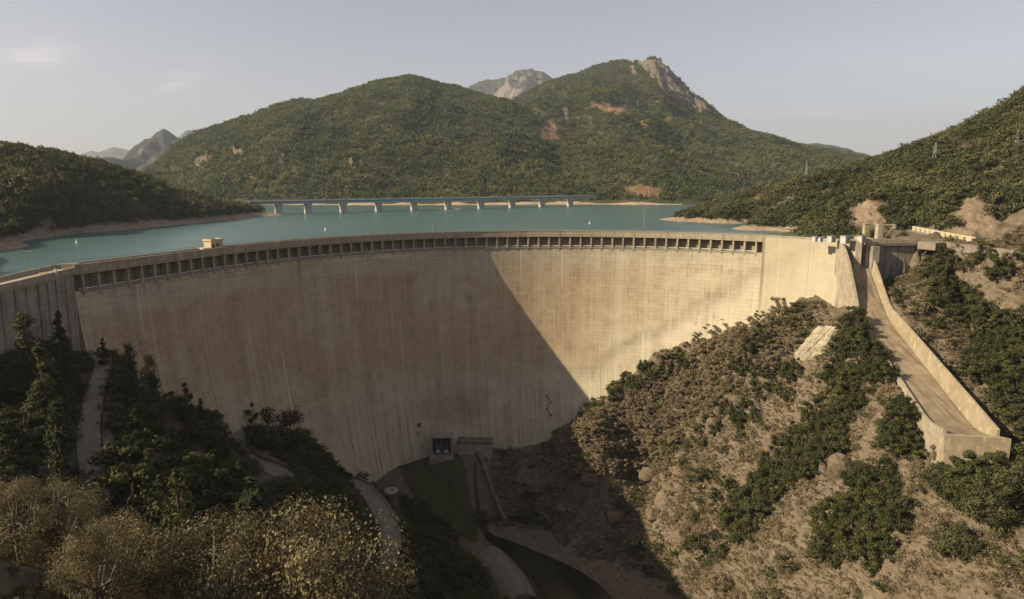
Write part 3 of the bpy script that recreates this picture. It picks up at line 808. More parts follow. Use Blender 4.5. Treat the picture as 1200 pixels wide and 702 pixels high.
BARE = [[(630, 150), (639, 141), (653, 149), (658, 161), (643, 171), (632, 166)],
        [(692, 124), (712, 121), (736, 124), (742, 131), (728, 136), (700, 130)],
        [(742, 74), (768, 68), (778, 74), (800, 100), (820, 118), (840, 134), (824, 134), (800, 122), (786, 112), (776, 104), (770, 96), (762, 86), (752, 80)],
        [(736, 78), (744, 80), (746, 88), (738, 87)], [(772, 139), (782, 136), (787, 143), (780, 147)], [(750, 140), (757, 142), (753, 149)],
        [(658, 127), (666, 127), (665, 146), (658, 140)], [(404, 190), (420, 188), (424, 194), (410, 197)], [(320, 186), (332, 178), (336, 186), (324, 193)],
        [(272, 176), (280, 172), (284, 180), (276, 186)], [(226, 186), (246, 180), (250, 190), (230, 194)], [(728, 218), (752, 214), (776, 220), (774, 230), (735, 228)]]
def bare_mask(P):
    qx, qy = to_px(P)
    wx = qx + 3.5 * fbm(P[..., 0] / 40, P[..., 2] / 40, 3, 77); wy = qy + 2.5 * fbm(P[..., 0] / 40, P[..., 2] / 40, 3, 78)
    m = np.zeros(qx.shape)
    for n_, b in enumerate(BARE): m = np.maximum(m, in_poly(wx, wy, b) * (0.55 if n_ in (0, 1, 4, 5, 11) else 1.0))
    return m
def mat_mountain(name, green, rockc, rock_lo=0.62, soil=(0.22, 0.14, 0.085), sc=0.004):
    k = NT(name, 0.95); p = k.pos()
    n1 = k.noise(p, sc * 6, 6, 0.65); n2 = k.noise(p, sc * 30, 5, 0.7)
    g = k.mix(k.rng(n2, 0.35, 0.65), tuple(q * 0.6 for q in green), green)
    geo = k.n.new('ShaderNodeNewGeometry'); z = k.sepxyz(geo.outputs['Normal'])[2]
    steep = k.rng(k.math('ADD', z, k.math('MULTIPLY_ADD', n1, 0.9, -0.45)), rock_lo, rock_lo - 0.18)
    r = k.mix(k.rng(n2, 0.3, 0.7), tuple(q * 0.5 for q in rockc), rockc)
    c = k.mix(k.rng(n1, 0.56, 0.66, 0, 0.6), g, soil)
    r2 = k.mix(k.rng(k.noise(k.mapping(p, (1, 1, 0.35)), sc * 18, 5, 0.7), 0.36, 0.62), tuple(q * 0.42 for q in rockc), rockc)
    c = k.mix(steep, c, r)
    sl_ = k.mix(k.rng(k.noise(p, sc * 30, 5, 0.7), 0.35, 0.65), (0.13, 0.085, 0.05), (0.29, 0.17, 0.095))
    bb = k.attr('bare')
    k.color(k.mix(k.rng(bb, 0.1, 0.4), c, k.mix(k.rng(bb, 0.7, 0.9), sl_, r2))); k.bump(n2, 0.6, 12.0)
    return k.m
MT_NEAR = mat_mountain('wooded_mountain_soil', (0.075, 0.075, 0.035), (0.21, 0.175, 0.14), 0.42)
MT_PEAK = mat_mountain('rocky_peak', (0.058, 0.062, 0.042), (0.25, 0.215, 0.18), 0.74, sc=0.002)
MT_FAR = mat_mountain('far_range', (0.085, 0.09, 0.06), (0.30, 0.25, 0.21), 0.6, sc=0.001)

mountain('distant_mountain', MT_FAR, [(20, 200, 9000), (60, 193, 9000), (95, 185, 9000), (122, 176, 9000), (142, 173, 9000), (152, 178, 9000), (200, 190, 9000), (260, 200, 9000)], 7000, 0.4, 120, seed=61, nt=40, dpx=4, foot_z=-25, sc=900)
mountain('far_peak', MT_PEAK, [(170, 178, 6000), (196, 170, 6000), (212, 160, 6000), (223, 152, 6000), (234, 155, 6000), (260, 162, 6000), (300, 180, 6000)], 4800, 0.4, 90, seed=71, nt=50, dpx=2.5, foot_z=-25, sc=600, jag=0.8)
mountain('far_ridge', MT_PEAK, [(70, 214, 3300), (110, 201, 3300), (140, 189, 3300), (160, 178, 3300), (176, 165, 3300), (190, 156.5, 3300), (198, 159, 3300), (210, 164, 3300), (230, 170, 3300), (270, 182, 3300), (330, 205, 3300)], 2200, 0.4, 60, seed=81, nt=70, dpx=2, foot_z=-20, sc=420, jag=0.8)
mountain('far_rocky_mountain', MT_PEAK, [(480, 150, 5200), (530, 120, 5200), (548, 104, 5200), (558, 97, 5200), (572, 92, 5200), (580, 94, 5200), (598, 91, 5200), (606, 86, 5200), (622, 83, 5200), (640, 85, 5200), (652, 95, 5200), (680, 120, 5200), (730, 160, 5200)], 3900, 0.4, 140, seed=91, nt=80, dpx=1.6, foot_z=-25, sc=520, jag=0.9)
hump_ridge = [(150, 216, 1500), (172, 205, 1500), (200, 181, 1480), (225, 163, 1460), (250, 151, 1450), (280, 143, 1440), (310, 132, 1440), (325, 123, 1450), (350, 119, 1480), (370, 119, 1500), (385, 116, 1520),
              (400, 112, 1560), (442, 97, 1600), (478, 91, 1620), (513, 99, 1640), (549, 108, 1640), (585, 119, 1620), (620, 130, 1580), (640, 142, 1520), (650, 160, 1450), (658, 185, 1350), (668, 212, 1250), (690, 232, 1150)]
O_HUMP, P_HUMP, _ = mountain('wooded_hill', MT_NEAR, hump_ridge, lambda x: np.interp(x, [150, 300, 420, 560, 640, 700], [900, 850, 845, 850, 880, 960]), 0.8, 22, 1.25, 11, nt=130, sc=330, bare=BARE)
peak_ridge = [(520, 200, 1900), (560, 165, 2100), (590, 130, 2250), (604, 118, 2300), (640, 98, 2350), (680, 86, 2400), (700, 78, 2400), (723, 71, 2400), (735, 74, 2400), (748, 76, 2380), (757, 72.5, 2350), (766, 70, 2330), (775, 75, 2330),
              (790, 91, 2330), (805, 108, 2320), (815, 116, 2320), (830, 124, 2300), (840, 135, 2250), (856, 144, 2200), (870, 151, 2150), (883, 156, 2100), (910, 162, 2050), (940, 171, 2000), (985, 178, 1950), (1015, 185, 1900), (1060, 200, 1850), (1120, 215, 1800)]
O_PEAK, P_PEAK, _ = mountain('wooded_mountain', MT_NEAR, peak_ridge, lambda x: np.interp(x, [520, 640, 760, 860, 1100], [900, 868, 850, 850, 900]), 0.6, 36, 1.12, 23, nt=190, sc=420, jag=0.5, bare=BARE)
mountain('rear_ridge', MT_FAR, [(880, 172, 3600), (915, 168, 3600), (940, 167.5, 3600), (965, 168.5, 3600), (990, 174, 3600), (1014, 182, 3600), (1050, 196, 3600)], 2700, 0.5, 40, seed=35, nt=40, dpx=2, foot_z=-20, sc=500)

# pale bare shore under the far hills
SHORE = simple_mat('bare_shore_earth', (0.46, 0.34, 0.23), (0.30, 0.21, 0.14), 0.08)
k = MB()
spx = np.arange(300, 800, 3.0)
hh = 0.4 + np.clip(2.6 * fbm(spx / 40, spx * 0, 4, 51) + 1.4, 0.0, 5)
for j in range(1):
    rows = []
    for dz, dyy in ((-9, -26), (-6.4, -6), (-5.6, 0), (0.0, 14), (1.0, 40), (-9, 60)):
        Y = np.interp(spx, [300, 420, 560, 640, 800], [862, 848, 852, 874, 856]) + 10 * fbm(spx / 60, spx * 0 + 3, 3, 52) + dyy - 24
        X = (spx - 600) / FPX * Y
        Z = np.where(dz > -1, -6 + hh * (1.0 if dz > 0.5 else 0.85), dz)
        rows.append(np.stack([X, Y, np.broadcast_to(Z, X.shape)], 1))
    k.loft(rows)
structure(k.build('far_shore', SHORE, smooth=True))

# ------------------------------------------------------------------ the dam
dam = thing('arch_dam', 'tall curved concrete arch dam closing the whole valley', 'dam', (0, 0, 0))
bl_u = list(np.arange(-1e-6, U_G, 17.0)); bl_u[0] = 0.0
if U_G - bl_u[-1] < 8: bl_u.pop()
bl_u.append(U_G)
ZT = np.concatenate([[-1.02, -5.3], [-5.4], np.linspace(-6.9, -30, 14), np.linspace(-32, -108, 30)])
def face_pt(a, z, o_extra=0.0):
    a = np.asarray(a); o = face_off(a, np.full(a.shape, z)) + o_extra
    return crest(a, o)
def wall_block(u0, u1, gallery=True, ztop=None):
    g = 0.02
    us = np.linspace(u0 + g, u1 - g, max(4, int((u1 - u0) / 2.2)))
    a = a_of_u(us); n = len(us)
    zt = ZT if gallery else np.concatenate([[ztop], np.linspace(-1.0, -30, 18), np.linspace(-32, -70, 16)])
    V, UV = [], []
    for z in zt:
        ex = -2.5 if (gallery and z > -5.35) else (-0.35 if gallery else 0.0)
        p = face_pt(a, min(z, 0), ex)
        V.append(np.c_[p, np.full(n, z)]); UV.append(np.c_[us, np.full(n, z)])
    nf = len(zt)
    for z in zt:
        p = crest(a, -5.4); V.append(np.c_[p, np.full(n, z)]); UV.append(np.c_[us, np.full(n, z)])
    V, UV = np.concatenate(V), np.concatenate(UV)
    ii = np.arange(2 * nf * n).reshape(2 * nf, n)
    f, b = ii[:nf], ii[nf:]
    q = lambda A, B, Cc, D: np.stack([A, B, Cc, D], -1).reshape(-1, 4)
    F = [q(f[:-1, :-1], f[1:, :-1], f[1:, 1:], f[:-1, 1:]), q(b[:-1, :-1], b[:-1, 1:], b[1:, 1:], b[1:, :-1]),
         q(f[0, :-1], f[0, 1:], b[0, 1:], b[0, :-1]), q(f[-1, :-1], b[-1, :-1], b[-1, 1:], f[-1, 1:]),
         q(f[:-1, 0], b[:-1, 0], b[1:, 0], f[1:, 0]), q(f[:-1, -1], f[1:, -1], b[1:, -1], b[:-1, -1])]
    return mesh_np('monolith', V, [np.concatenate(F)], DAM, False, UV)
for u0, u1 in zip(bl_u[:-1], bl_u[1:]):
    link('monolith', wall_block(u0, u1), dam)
# the plain right wing without gallery
wing = np.linspace(U_G, U_R, 3)
for u0, u1 in zip(wing[:-1], wing[1:]):
    link('monolith', wall_block(u0 + 0.02, u1, False, 0.55), dam)
# gallery: brackets, road slab, parapets, pipe
nb = 62
ub = np.linspace(2.2, U_G - 2.4, nb)
bk = MB()
bk.hexa([(-0.34, -2.6, -6.15), (0.34, -2.6, -6.15), (0.34, -0.05, -6.0), (-0.34, -0.05, -6.0), (-0.34, -2.6, -1.3), (0.34, -2.6, -1.3), (0.34, -0.12, -1.3), (-0.34, -0.12, -1.3)])
bk.hexa([(-0.45, -2.6, -1.3), (0.45, -2.6, -1.3), (0.45, -0.1, -1.3), (-0.45, -0.1, -1.3), (-0.45, -2.6, -0.98), (0.45, -2.6, -0.98), (0.45, -0.1, -0.98), (-0.45, -0.1, -0.98)])
bk.hexa([(-0.34, -0.9, -7.4), (0.34, -0.9, -7.4), (0.34, -0.32, -7.2), (-0.34, -0.32, -7.2), (-0.34, -0.9, -6.15), (0.34, -0.9, -6.15), (0.34, -0.05, -6.0), (-0.34, -0.05, -6.0)])
bme = bk.mesh('bracket', CONC)
for u in ub:
    a = float(a_of_u(u)); p = crest(np.array([a]))[0]
    o = link('bracket', bme, dam, (p[0], p[1], 0))
    o.rotation_euler = (0, 0, math.pi - a)      # local +y points inwards (downstream)
aa = np.linspace(A_L, A_G, 220); apath = (crest(aa), -dirv(aa))
aw = np.linspace(A_L, A_R - 0.005, 260); wpath = (crest(aw), -dirv(aw))
k = MB(); k.sweep(apath, [(0, -0.98), (-5.7, -0.98), (-5.7, 0.0), (0, 0.0)]); k.build('road_slab', DECK, dam)
k = MB(); k.sweep(apath, [(0.12, -1.3), (-0.2, -1.3), (-0.2, 0.95), (0.12, 0.95)]); k.sweep(apath, [(0.2, 0.95), (-0.28, 0.95), (-0.28, 1.08), (0.2, 1.08)]); k.build('parapet', CONC, dam)
k = MB(); k.sweep(wpath, [(-5.5, 0.002), (-5.85, 0.002), (-5.85, 0.95), (-5.5, 0.95)]); k.build('parapet', CONC, dam)
a2 = np.linspace(A_G, A_R - 0.004, 40); p2 = (crest(a2), -dirv(a2))
k = MB(); k.sweep(p2, [(0.06, 0.56), (-0.3, 0.56), (-0.3, 1.25), (0.06, 1.25)]); k.build('parapet', CONC, dam)
k = MB(); k.sweep(p2, [(-0.3, 0.56), (-5.5, 0.56), (-5.5, 0.62), (-0.3, 0.62)]); k.build('road_slab', DECK, dam)
a3 = np.linspace(A_L + 0.01, A_G - 0.02, 200); pth = np.c_[crest(a3, -0.55), np.full(200, -4.95)]
k = MB(); k.tube(pth, 0.13, 6); k.build('pipe', WHITE, dam)
pth = np.c_[crest(a3, -0.1), np.full(200, -6.25)]
k = MB(); k.sweep((crest(a3), -dirv(a3)), [(-0.12, -5.95), (-0.6, -5.95), (-0.6, -5.42), (-0.12, -5.42)]); k.build('ledge', CONC_GREY, dam)
# railing of the crest road, thin posts seen against the water
k = MB()
k.tube(np.c_[crest(aw, -5.66), np.full(260, 1.35)], 0.05, 4)
k.build('handrail', STEEL, dam)

# left wing: plaza on a retaining wall with shallow pilasters
PA = crest(np.array([A_L]))[0]; PB0 = crest(np.array([A_L]), -5.8)[0]
W1 = np.array(PZ(0, 343, -1.0))[:2]; W2 = W1 + (W1 - PA) * 0.9
V1 = np.array(PZ(0, 324.5, 0.9))[:2]; V2 = V1 + (V1 - PB0) * 0.8
lw = thing('plaza_wing', 'paved plaza on a ribbed retaining wall at the shaded end of the dam', 'dam wing', (0, 0, 0))
def block(mb, poly, z0, z1):
    poly = np.asarray(poly, float); n = len(poly)
    mb.add(np.r_[np.c_[poly, np.full(n, z0)], np.c_[poly, np.full(n, z1)]], [(i, (i + 1) % n, n + (i + 1) % n, n + i) for i in range(n)],
           [(n, n + i, n + i + 1) for i in range(1, n - 1)])
k = MB(); block(k, [PA + 0.02 * (W1 - PA), PB0, V1, V2, W2, W1], -34, -0.35)
uvm = k.mesh('retaining_wall', CONC_GREY); link('retaining_wall', uvm, lw)
k = MB(); inn = lambda p, q, t: p + (q - p) * t
block(k, [inn(PA, PB0, 0.03), PB0, V1, V2, W2, W1], -0.346, 0.0); k.build('plaza_paving', simple_mat('plaza_paving', (0.44, 0.36, 0.26), (0.36, 0.29, 0.2), 0.3), lw)
dw = (W1 - PA); L = np.linalg.norm(dw); dwn = dw / L; nw = np.array([dwn[1], -dwn[0]])
if nw @ (np.array([0, 60]) - PA) < 0: nw = -nw
angw = math.atan2(dwn[1], dwn[0])
pil = MB(); pil.box((0, 0, -12.3), (0.4, 0.3, 22)); pil = pil.mesh('pilaster', CONC_GREY)
for t in (0.16, 0.30, 0.42, 0.55, 0.70, 0.84, 1.0, 1.2, 1.4):
    p = PA + dw * t; link('pilaster', pil, lw, (p[0] + nw[0] * 0.1, p[1] + nw[1] * 0.1, 0), (0, 0, angw))
k = MB()
for p, q in ((PA, W1), (W1, W2)):
    d = (q - p) / np.linalg.norm(q - p); m = np.array([-d[1], d[0]])
    if m @ nw < 0: m = -m
    k.hexa([(*(p + m * 0.15), -1.0), (*(q + m * 0.15), -1.0), (*(q - m * 0.35), -1.0), (*(p - m * 0.35), -1.0), (*(p + m * 0.15), 0.55), (*(q + m * 0.15), 0.55), (*(q - m * 0.35), 0.55), (*(p - m * 0.35), 0.55)])
k.build('coping', CONC, lw)
k = MB()
for p, q in ((PB0, V1), (V1, V2)):
    d = (q - p) / np.linalg.norm(q - p); m = np.array([-d[1], d[0]])
    k.hexa([(*(p + m * 0.2), 0.003), (*(q + m * 0.2), 0.003), (*(q - m * 0.2), 0.003), (*(p - m * 0.2), 0.003), (*(p + m * 0.2), 0.95), (*(q + m * 0.2), 0.95), (*(q - m * 0.2), 0.95), (*(p - m * 0.2), 0.95)])
k.build('parapet', CONC, lw)
k = MB(); k.box((PA[0] - 1.2, PA[1] + 0.6, 0.75), (3.6, 0.9, 1.3), 0.5); k.build('end_block', CONC_PALE, lw)

# ------------------------------------------------------------------ spillway
sp = thing('spillway', 'sloping concrete spillway chute with high side walls ending in a flip bucket', 'spillway', (0, 0, 0))
tg = np.gradient(CHL, axis=0)[:, :2]; tg /= np.linalg.norm(tg, axis=1)[:, None]; nrm = np.stack([-tg[:, 1], tg[:, 0]], 1)   # to the valley side or the hill
if (nrm @ np.array([1.0, 0])).mean() < 0: nrm = -nrm                                                                         # +: the hill side
def off(i, q): return CHL[i, :2] + nrm[i] * (q - math.copysign(min(abs(q), 1.0) * (1.0 - min(1.0, i / (len(CHL) * 0.9))), q) if q else 0.0)
N = len(CHL)
lip = np.interp(np.arange(N), [0, N - 9, N - 1], [0, 0, 1]) ** 2 * 0.9
k = NT('chute_concrete', 0.9); p = k.pos(); _n = k.noise(k.mapping(p, (0.9, 0.05, 0.15), rot=(0, 0, -0.23)), 1.0, 5, 0.65); _m = k.noise(p, 0.25, 5, 0.6)
_c = k.mix(k.rng(_m, 0.3, 0.7), (0.18, 0.135, 0.09), (0.32, 0.255, 0.175)); _c = k.mix(k.math('MULTIPLY', k.rng(_n, 0.48, 0.66), 0.75), _c, (0.11, 0.085, 0.06)); k.color(_c); k.bump(_n, 0.3, 0.08)
CHUTE = k.m
k = NT('patched_wall_concrete', 0.9); p = k.pos(); _n = k.noise(k.mapping(p, (1, 1, 0.5)), 0.9, 6, 0.7); _m = k.noise(p, 0.25, 5, 0.6)
_c = k.mix(k.rng(_m, 0.3, 0.7), (0.27, 0.215, 0.145), (0.38, 0.315, 0.22)); _c = k.mix(k.rng(_n, 0.54, 0.64, 0, 0.75), _c, (0.55, 0.44, 0.27)); _c = k.mix(k.rng(_n, 0.42, 0.30, 0, 0.5), _c, (0.2, 0.15, 0.1)); k.color(_c); k.bump(_n, 0.3, 0.08)
PATCH = k.m
# floor slabs, one bay after another
bays = np.linspace(0, N - 1, 15).astype(int)
for i0, i1 in zip(bays[:-1], bays[1:]):
    k = MB()
    rows = []
    for i in range(i0, i1 + 1):
        f = 0.012 if i == i0 else (-0.012 if i == i1 else 0)
        tt = np.array([tg[i, 0], tg[i, 1]]) * f * 3
        rows.append([(*(off(i, -CHUTE_HW) + tt), CHL[i, 2] + lip[i]), (*(off(i, -CHUTE_HW * .33) + tt), CHL[i, 2] + lip[i] - 0.05), (*(off(i, CHUTE_HW * .33) + tt), CHL[i, 2] + lip[i] - 0.05), (*(off(i, CHUTE_HW) + tt), CHL[i, 2] + lip[i])])
        rows[-1] = rows[-1] + [(q[0], q[1], q[2] - 0.6) for q in rows[-1][::-1]]
    k.loft(rows, True); k.build('floor_slab', CHUTE, sp)
hl = np.interp(np.arange(N), [0, 4, 8.4, 12.6, 16, 20, N - 6, N - 1], [4.0, 7.5, 7.2, 4.8, 1.8, 1.0, 1.3, 1.6])
hr = np.interp(np.arange(N), [0, 5, 14, N - 14, N - 1], [5.6, 4.4, 3.4, 3.0, 2.7])
def side(q0, q1, h, base, mat, name, i0=0, i1=N):
    k = MB(); P = [off(i, 0) for i in range(i0, i1)]
    rows = []
    for i in range(i0, i1):
        zt = CHL[i, 2] + lip[i] * 0.7 + h[i]; zb = CHL[i, 2] - base[i]
        batter = 0.25 * (1 if q1 > 0 else -1)
        rows.append([(*off(i, q0), zb), (*off(i, q0 + (0.8 * (1 if q0 > 0 else 0) if mat is PATCH else 0)), zt), (*off(i, q1), zt), (*off(i, q1 + batter), zb)])
    k.loft(rows, True)
    e = (i1 - i0 - 1) * 4
    k.F4.append(np.array([(0, 1, 2, 3), (e + 3, e + 2, e + 1, e)]))
    return k.build(name, mat, sp)
_top = np.interp(np.arange(N), [16, N - 1], [CHL[16, 2] + 3.4, CHL[-1, 2] + 2.6])
hr[16:] = np.maximum(_top[16:] - CHL[16:, 2] - lip[16:] * 0.7, 2.0)
bl = np.interp(np.arange(N), [0, N - 20, N - 1], [6, 3.5, 8.5]); br = np.full(N, 4.0)
side(-CHUTE_HW + 0.003, -CHUTE_HW - 0.8, hl, bl, CONC, 'side_wall')
side(CHUTE_HW - 0.003, CHUTE_HW + 1.3, hr, br, PATCH, 'side_wall')
# flip bucket: flaring end block with a tall patched front
E0 = off(N - 1, -CHUTE_HW - 0.9); E1 = off(N - 1, CHUTE_HW + 1.6); td = tg[-1] * 1.0; zl = CHL[-1, 2] + 0.9
F0 = E0 + td * 1.0; F1 = E1 + td * 1.3 + nrm[-1] * 1.6
k = MB()
k.hexa([(*(F0 + td * 0.9), zl - 11), (*(F1 + td * 0.9 - nrm[-1] * 0.6), zl - 12.5), (*(E1 - td * 3), zl - 11), (*(E0 - td * 3), zl - 9), (*F0, zl + 0.15), (*F1, zl + 0.1), (*(E1 + td * .05), zl + 0.1), (*(E0 + td * .05), zl + 0.15)])
k.build('flip_bucket', PATCH, sp)
k = MB(); k.hexa([(*(F1 - nrm[-1] * 1.2), zl - 12), (*(F1 + nrm[-1] * 2.6), zl - 12.5), (*(E1 + nrm[-1] * 2.5 - td * 4), zl - 12), (*(E1 - td * 4), zl - 12), (*F1, zl - 6.5), (*(F1 + nrm[-1] * 2.0), zl - 7), (*(E1 + nrm[-1] * 2 - td * 4), zl - 5.5), (*(E1 - td * 4), zl - 5)])
k.build('footing', CONC_PALE, sp)
# head works: two tall piers, sill, gate, service bridge
wend = crest(np.array([A_R]))[0]
def pbox(name, mat, x0, x1, ytop, ybot, Y, depth, par, rz=0.0):
    a, b = np.array(PY(x0, ytop, Y)), np.array(PY(x1, ybot, Y))
    k = MB(); k.box(((a[0] + b[0]) / 2, Y + depth / 2, (a[2] + b[2]) / 2), (b[0] - a[0], depth, a[2] - b[2]), rz); return k.build(name, mat, par)
YW = float(wend[1])
# long pier closing the wing and carrying the chute's valley-side wall
k = MB()
p0 = wend; back = -dirv(np.array([A_R]))[0]
zs = [1.3, -4, -9.5, -16, -22, -27, -32]
rows = []
for z in zs:
    q = face_pt(np.array([A_R]), min(z, 0))[0]
    ex = np.array([1.0, -0.15]) * 1.7
    rows.append([(q[0] + 0.03, q[1], z), (q[0] + ex[0], q[1] - 0.6, z), (q[0] + ex[0] + 1.5, q[1] + 7.5, z), (q[0] - 4.0, q[1] + 9.0, z)])
k.loft(rows, True); k.F4.append(np.array([(0, 1, 2, 3)])); k.build('end_pier', CONC, sp)
pbox('pier', CONC, 1016.5, 1023.5, 279.5, 318, YW + 1, 9, sp)
pbox('pier', CONC_GREY, 1023.6, 1028.5, 289, 322, YW - 1.5, 6, sp)
pbox('gate', RUST, 1008.5, 1016.3, 289, 309, YW + 6, 0.5, sp)
pbox('sill', CONC_GREY, 1003, 1030, 306, 326, YW + 7, 4, sp)
b0 = np.array(PZ(1000, 283, 0.75)); b1 = np.array(PZ(1092, 281.5, 0.75))
k = MB()
def beam(mb, A, B, wd, z0, z1, side=1):
    A, B = np.asarray(A, float)[:2], np.asarray(B, float)[:2]; d = (B - A) / np.linalg.norm(B - A); m = np.array([-d[1], d[0]]) * side
    mb.hexa([(*A, z0), (*B, z0), (*(B + m * wd), z0), (*(A + m * wd), z0), (*A, z1), (*B, z1), (*(B + m * wd), z1), (*(A + m * wd), z1)])
b0[1] = YW + 4; b1[1] = YW + 6
beam(k, b0, b1, 6.0, -0.55, 0.5); k.build('bridge_deck', CONC_GREY, sp)
k = MB(); beam(k, b0 - np.array([0, .12, 0]), b1 - np.array([0, .12, 0]), 0.3, 0.1, 1.35); k.build('parapet', CONC, sp)
k = MB(); beam(k, b0 + np.array([0, 5.6, 0]), b1 + np.array([0, 5.6, 0]), 0.3, 0.505, 1.35); k.build('parapet', CONC, sp)
# wall under the bridge, in bays
c0 = np.array(PY(1023.5, 300, YW + 5.2)); c1 = np.array(PY(1082, 300, YW + 7))
for j in range(4):
    t0, t1 = j / 4 + 0.004, (j + 1) / 4 - 0.004
    k = MB(); beam(k, c0 + (c1 - c0) * t0, c0 + (c1 - c0) * t1, 1.2, -22, -0.56); k.build('bay_wall', CONC_GREY, sp)

# small steel hoist cabinets on the crest by the spillway
for n_, (px, pb, wd, hh_) in enumerate(((957, 283.5, 1.5, 1.7), (976, 284.2, 1.9, 2.0), (992.5, 285.5, 2.2, 2.4), (1011.5, 285.5, 1.9, 2.4), (963, 283.8, 1.2, 1.4))):
    p = np.array(PZ(px, pb, 0.62)); lab = ['white steel hoist cabinet beginning the row along the sunlit crest wing', 'white steel cabinet second along the sunlit wing crest', 'large white hoist cabinet beside the first spillway pier',
                                            'white hoist cabinet across the gate slot on the spillway pier', 'smallest white cabinet close beside the first in the wing row'][n_]
    t = thing('hoist_cabinet', lab, 'cabinet', tuple(p + np.array([0, 1.2, 0])), 0.35, 'hoist cabinets on the crest')
    k = MB(); k.box((0, 0, hh_ / 2), (wd, wd, hh_)); k.build('body', PALEGREY, t)
    k = MB(); k.box((0, 0, hh_ + 0.08), (wd + 0.3, wd + 0.3, 0.15)); k.build('roof', STEEL, t)
    k = MB(); k.box((0, -wd / 2 - 0.03, hh_ * 0.45), (wd * 0.55, 0.05, hh_ * 0.8)); k.build('door', STEEL, t)

# ------------------------------------------------------------------ gauge hut on the crest
ah = float(np.arctan2(*(np.array(PZ(243, 292.5, 0.0))[:2] - np.array([CX, CY]))))
hp = crest(np.array([ah]), -4.6)[0]
t = thing('gauge_hut', 'small cream concrete hut with flat roof standing on the dam crest', 'hut', (hp[0], hp[1], 0.0), math.pi - ah + math.pi)
k = MB(); k.box((0, 0, 1.45), (4.4, 3.2, 2.9)); k.build('wall', CREAM, t)
k = MB(); k.box((0, 0, 3.03), (4.9, 3.7, 0.26)); rf = k.build('roof', CREAM, t)
k = MB()
for sx in (-2.3, 2.3): k.box((sx, 0, 3.33), (0.16, 3.7, 0.34))
for sy in (-1.75, 1.75): k.box((0, sy, 3.33), (4.44, 0.16, 0.34))
k.build('roof_rim', CREAM, t)
k = MB(); k.box((0.25, -1.62, 1.6), (1.3, 0.08, 1.0)); wi = k.build('window', GLASSD, t)
k = MB(); k.box((0.25, -1.68, 1.05), (1.6, 0.2, 0.1)); k.box((0.25, -1.67, 1.6), (0.08, 0.06, 1.0)); k.build('frame', WHITE, t)
k = MB(); k.box((-1.45, -1.63, 1.05), (0.9, 0.08, 2.1)); k.build('door', RUST, t)
k = MB(); k.box((2.22, -0.2, 1.5), (0.08, 1.2, 1.0)); k.build('window', GLASSD, t)
k = MB(); k.tube([(-1.7, -1.2, 3.1), (-1.7, -1.2, 4.3)], 0.05, 5); k.build('antenna', STEEL, t)
k = MB(); k.box((-3.6, 0, 0.5), (2.6, 2.6, 1.0)); k.build('platform', CREAM, t)
# masts and lamps on the crest
def mast(px, pyb, pyt, lab, name='lamp_post', arm=1.2, o=-5.2, cat='lamp post'):
    a = float(np.arctan2(*(np.array(PZ(px, pyb, 0.5))[:2] - np.array([CX, CY]))))
    p = crest(np.array([a]), o)[0]
    h = float(at_y(px, pyt, p[1])[2])
    t = thing(name, lab, cat, (p[0], p[1], 0.0), math.pi - a)
    k = MB(); k.tube([(0, 0, 0), (0, 0, h * 0.6), (0, 0, h)], [0.11, 0.09, 0.06], 6); k.build('pole', STEEL, t)
    k = MB(); k.box((0, 0, 0.15), (0.4, 0.4, 0.3)); k.build('base', CONC, t)
    if arm:
        k = MB(); k.tube([(0, 0, h - .05), (0, arm * .6, h + .12), (0, arm, h + .1)], 0.04, 5); k.build('arm', STEEL, t)
        k = MB(); k.box((0, arm + .2, h + .06), (0.22, 0.6, 0.12)); k.build('lamp_head', STEEL, t)
    else:
        k = MB(); k.box((0, 0, h + 0.2), (0.3, 0.3, 0.4)); k.build('cap', STEEL, t)
    return t
mast(753.5, 273, 239, 'tall thin steel mast standing on the sunlit crest against the lake', 'mast', 0, cat='mast')
mast(83, 317, 295, 'grey lamp post at the end of the plaza beside the crest road')
mast(505.5, 273, 263.5, 'short white mast with stays on the middle of the crest', 'mast', 0, cat='mast')
pp = np.array(PZ(65.5, 321.5, 0.0))
t = thing('post_box', 'small white post with a flat cap on the plaza', 'post', tuple(pp))
k = MB(); k.box((0, 0, 0.55), (0.35, 0.35, 1.1)); k.build('post', WHITE, t)
k = MB(); k.box((0, 0, 1.16), (0.5, 0.5, 0.1)); k.build('cap', WHITE, t)
pp = np.array(PZ(55, 322, 0.0))
t = thing('bench', 'low pale concrete bench near the lakeside parapet of the plaza', 'bench', tuple(pp), 0.6)
k = MB(); k.box((0, 0, 0.45), (3.0, 0.7, 0.14)); k.build('seat', CONC_PALE, t)
for sx in (-1.1, 1.1):
    k = MB(); k.box((sx, 0, 0.19), (0.25, 0.6, 0.38)); k.build('leg', CONC_PALE, t)

# ------------------------------------------------------------------ outlet works at the dam's foot
vh0 = np.array(PY(518, 536.5, 249.5)); VZ = vh0[2]
t = thing('outlet_house', 'grey concrete outlet house with two valve pipes at the dam foot', 'valve house', (vh0[0], vh0[1], VZ), 0.06)
k = MB(); k.box((-3.75, 2.6, 4.0), (0.6, 5.2, 8.0)); k.build('side_wall', CONC_GREY, t)
k = MB(); k.box((3.75, 2.6, 4.0), (0.6, 5.2, 8.0)); k.build('side_wall', CONC_GREY, t)
k = MB(); k.box((0, 4.6, 4.0), (6.9, 0.5, 7.99)); k.build('back_wall', CONC_DARK, t)
k = MB(); k.box((0, 2.4, 8.2), (8.6, 6.0, 0.4)); k.build('roof', CONC_GREY, t)
k = MB(); k.box((0, 2.2, 4.6), (6.89, 0.4, 0.3)); k.build('floor', CONC_DARK, t)
k = MB(); k.box((0, 1.6, 0.5), (6.89, 3, 1.0)); k.build('sill', CONC_GREY, t)
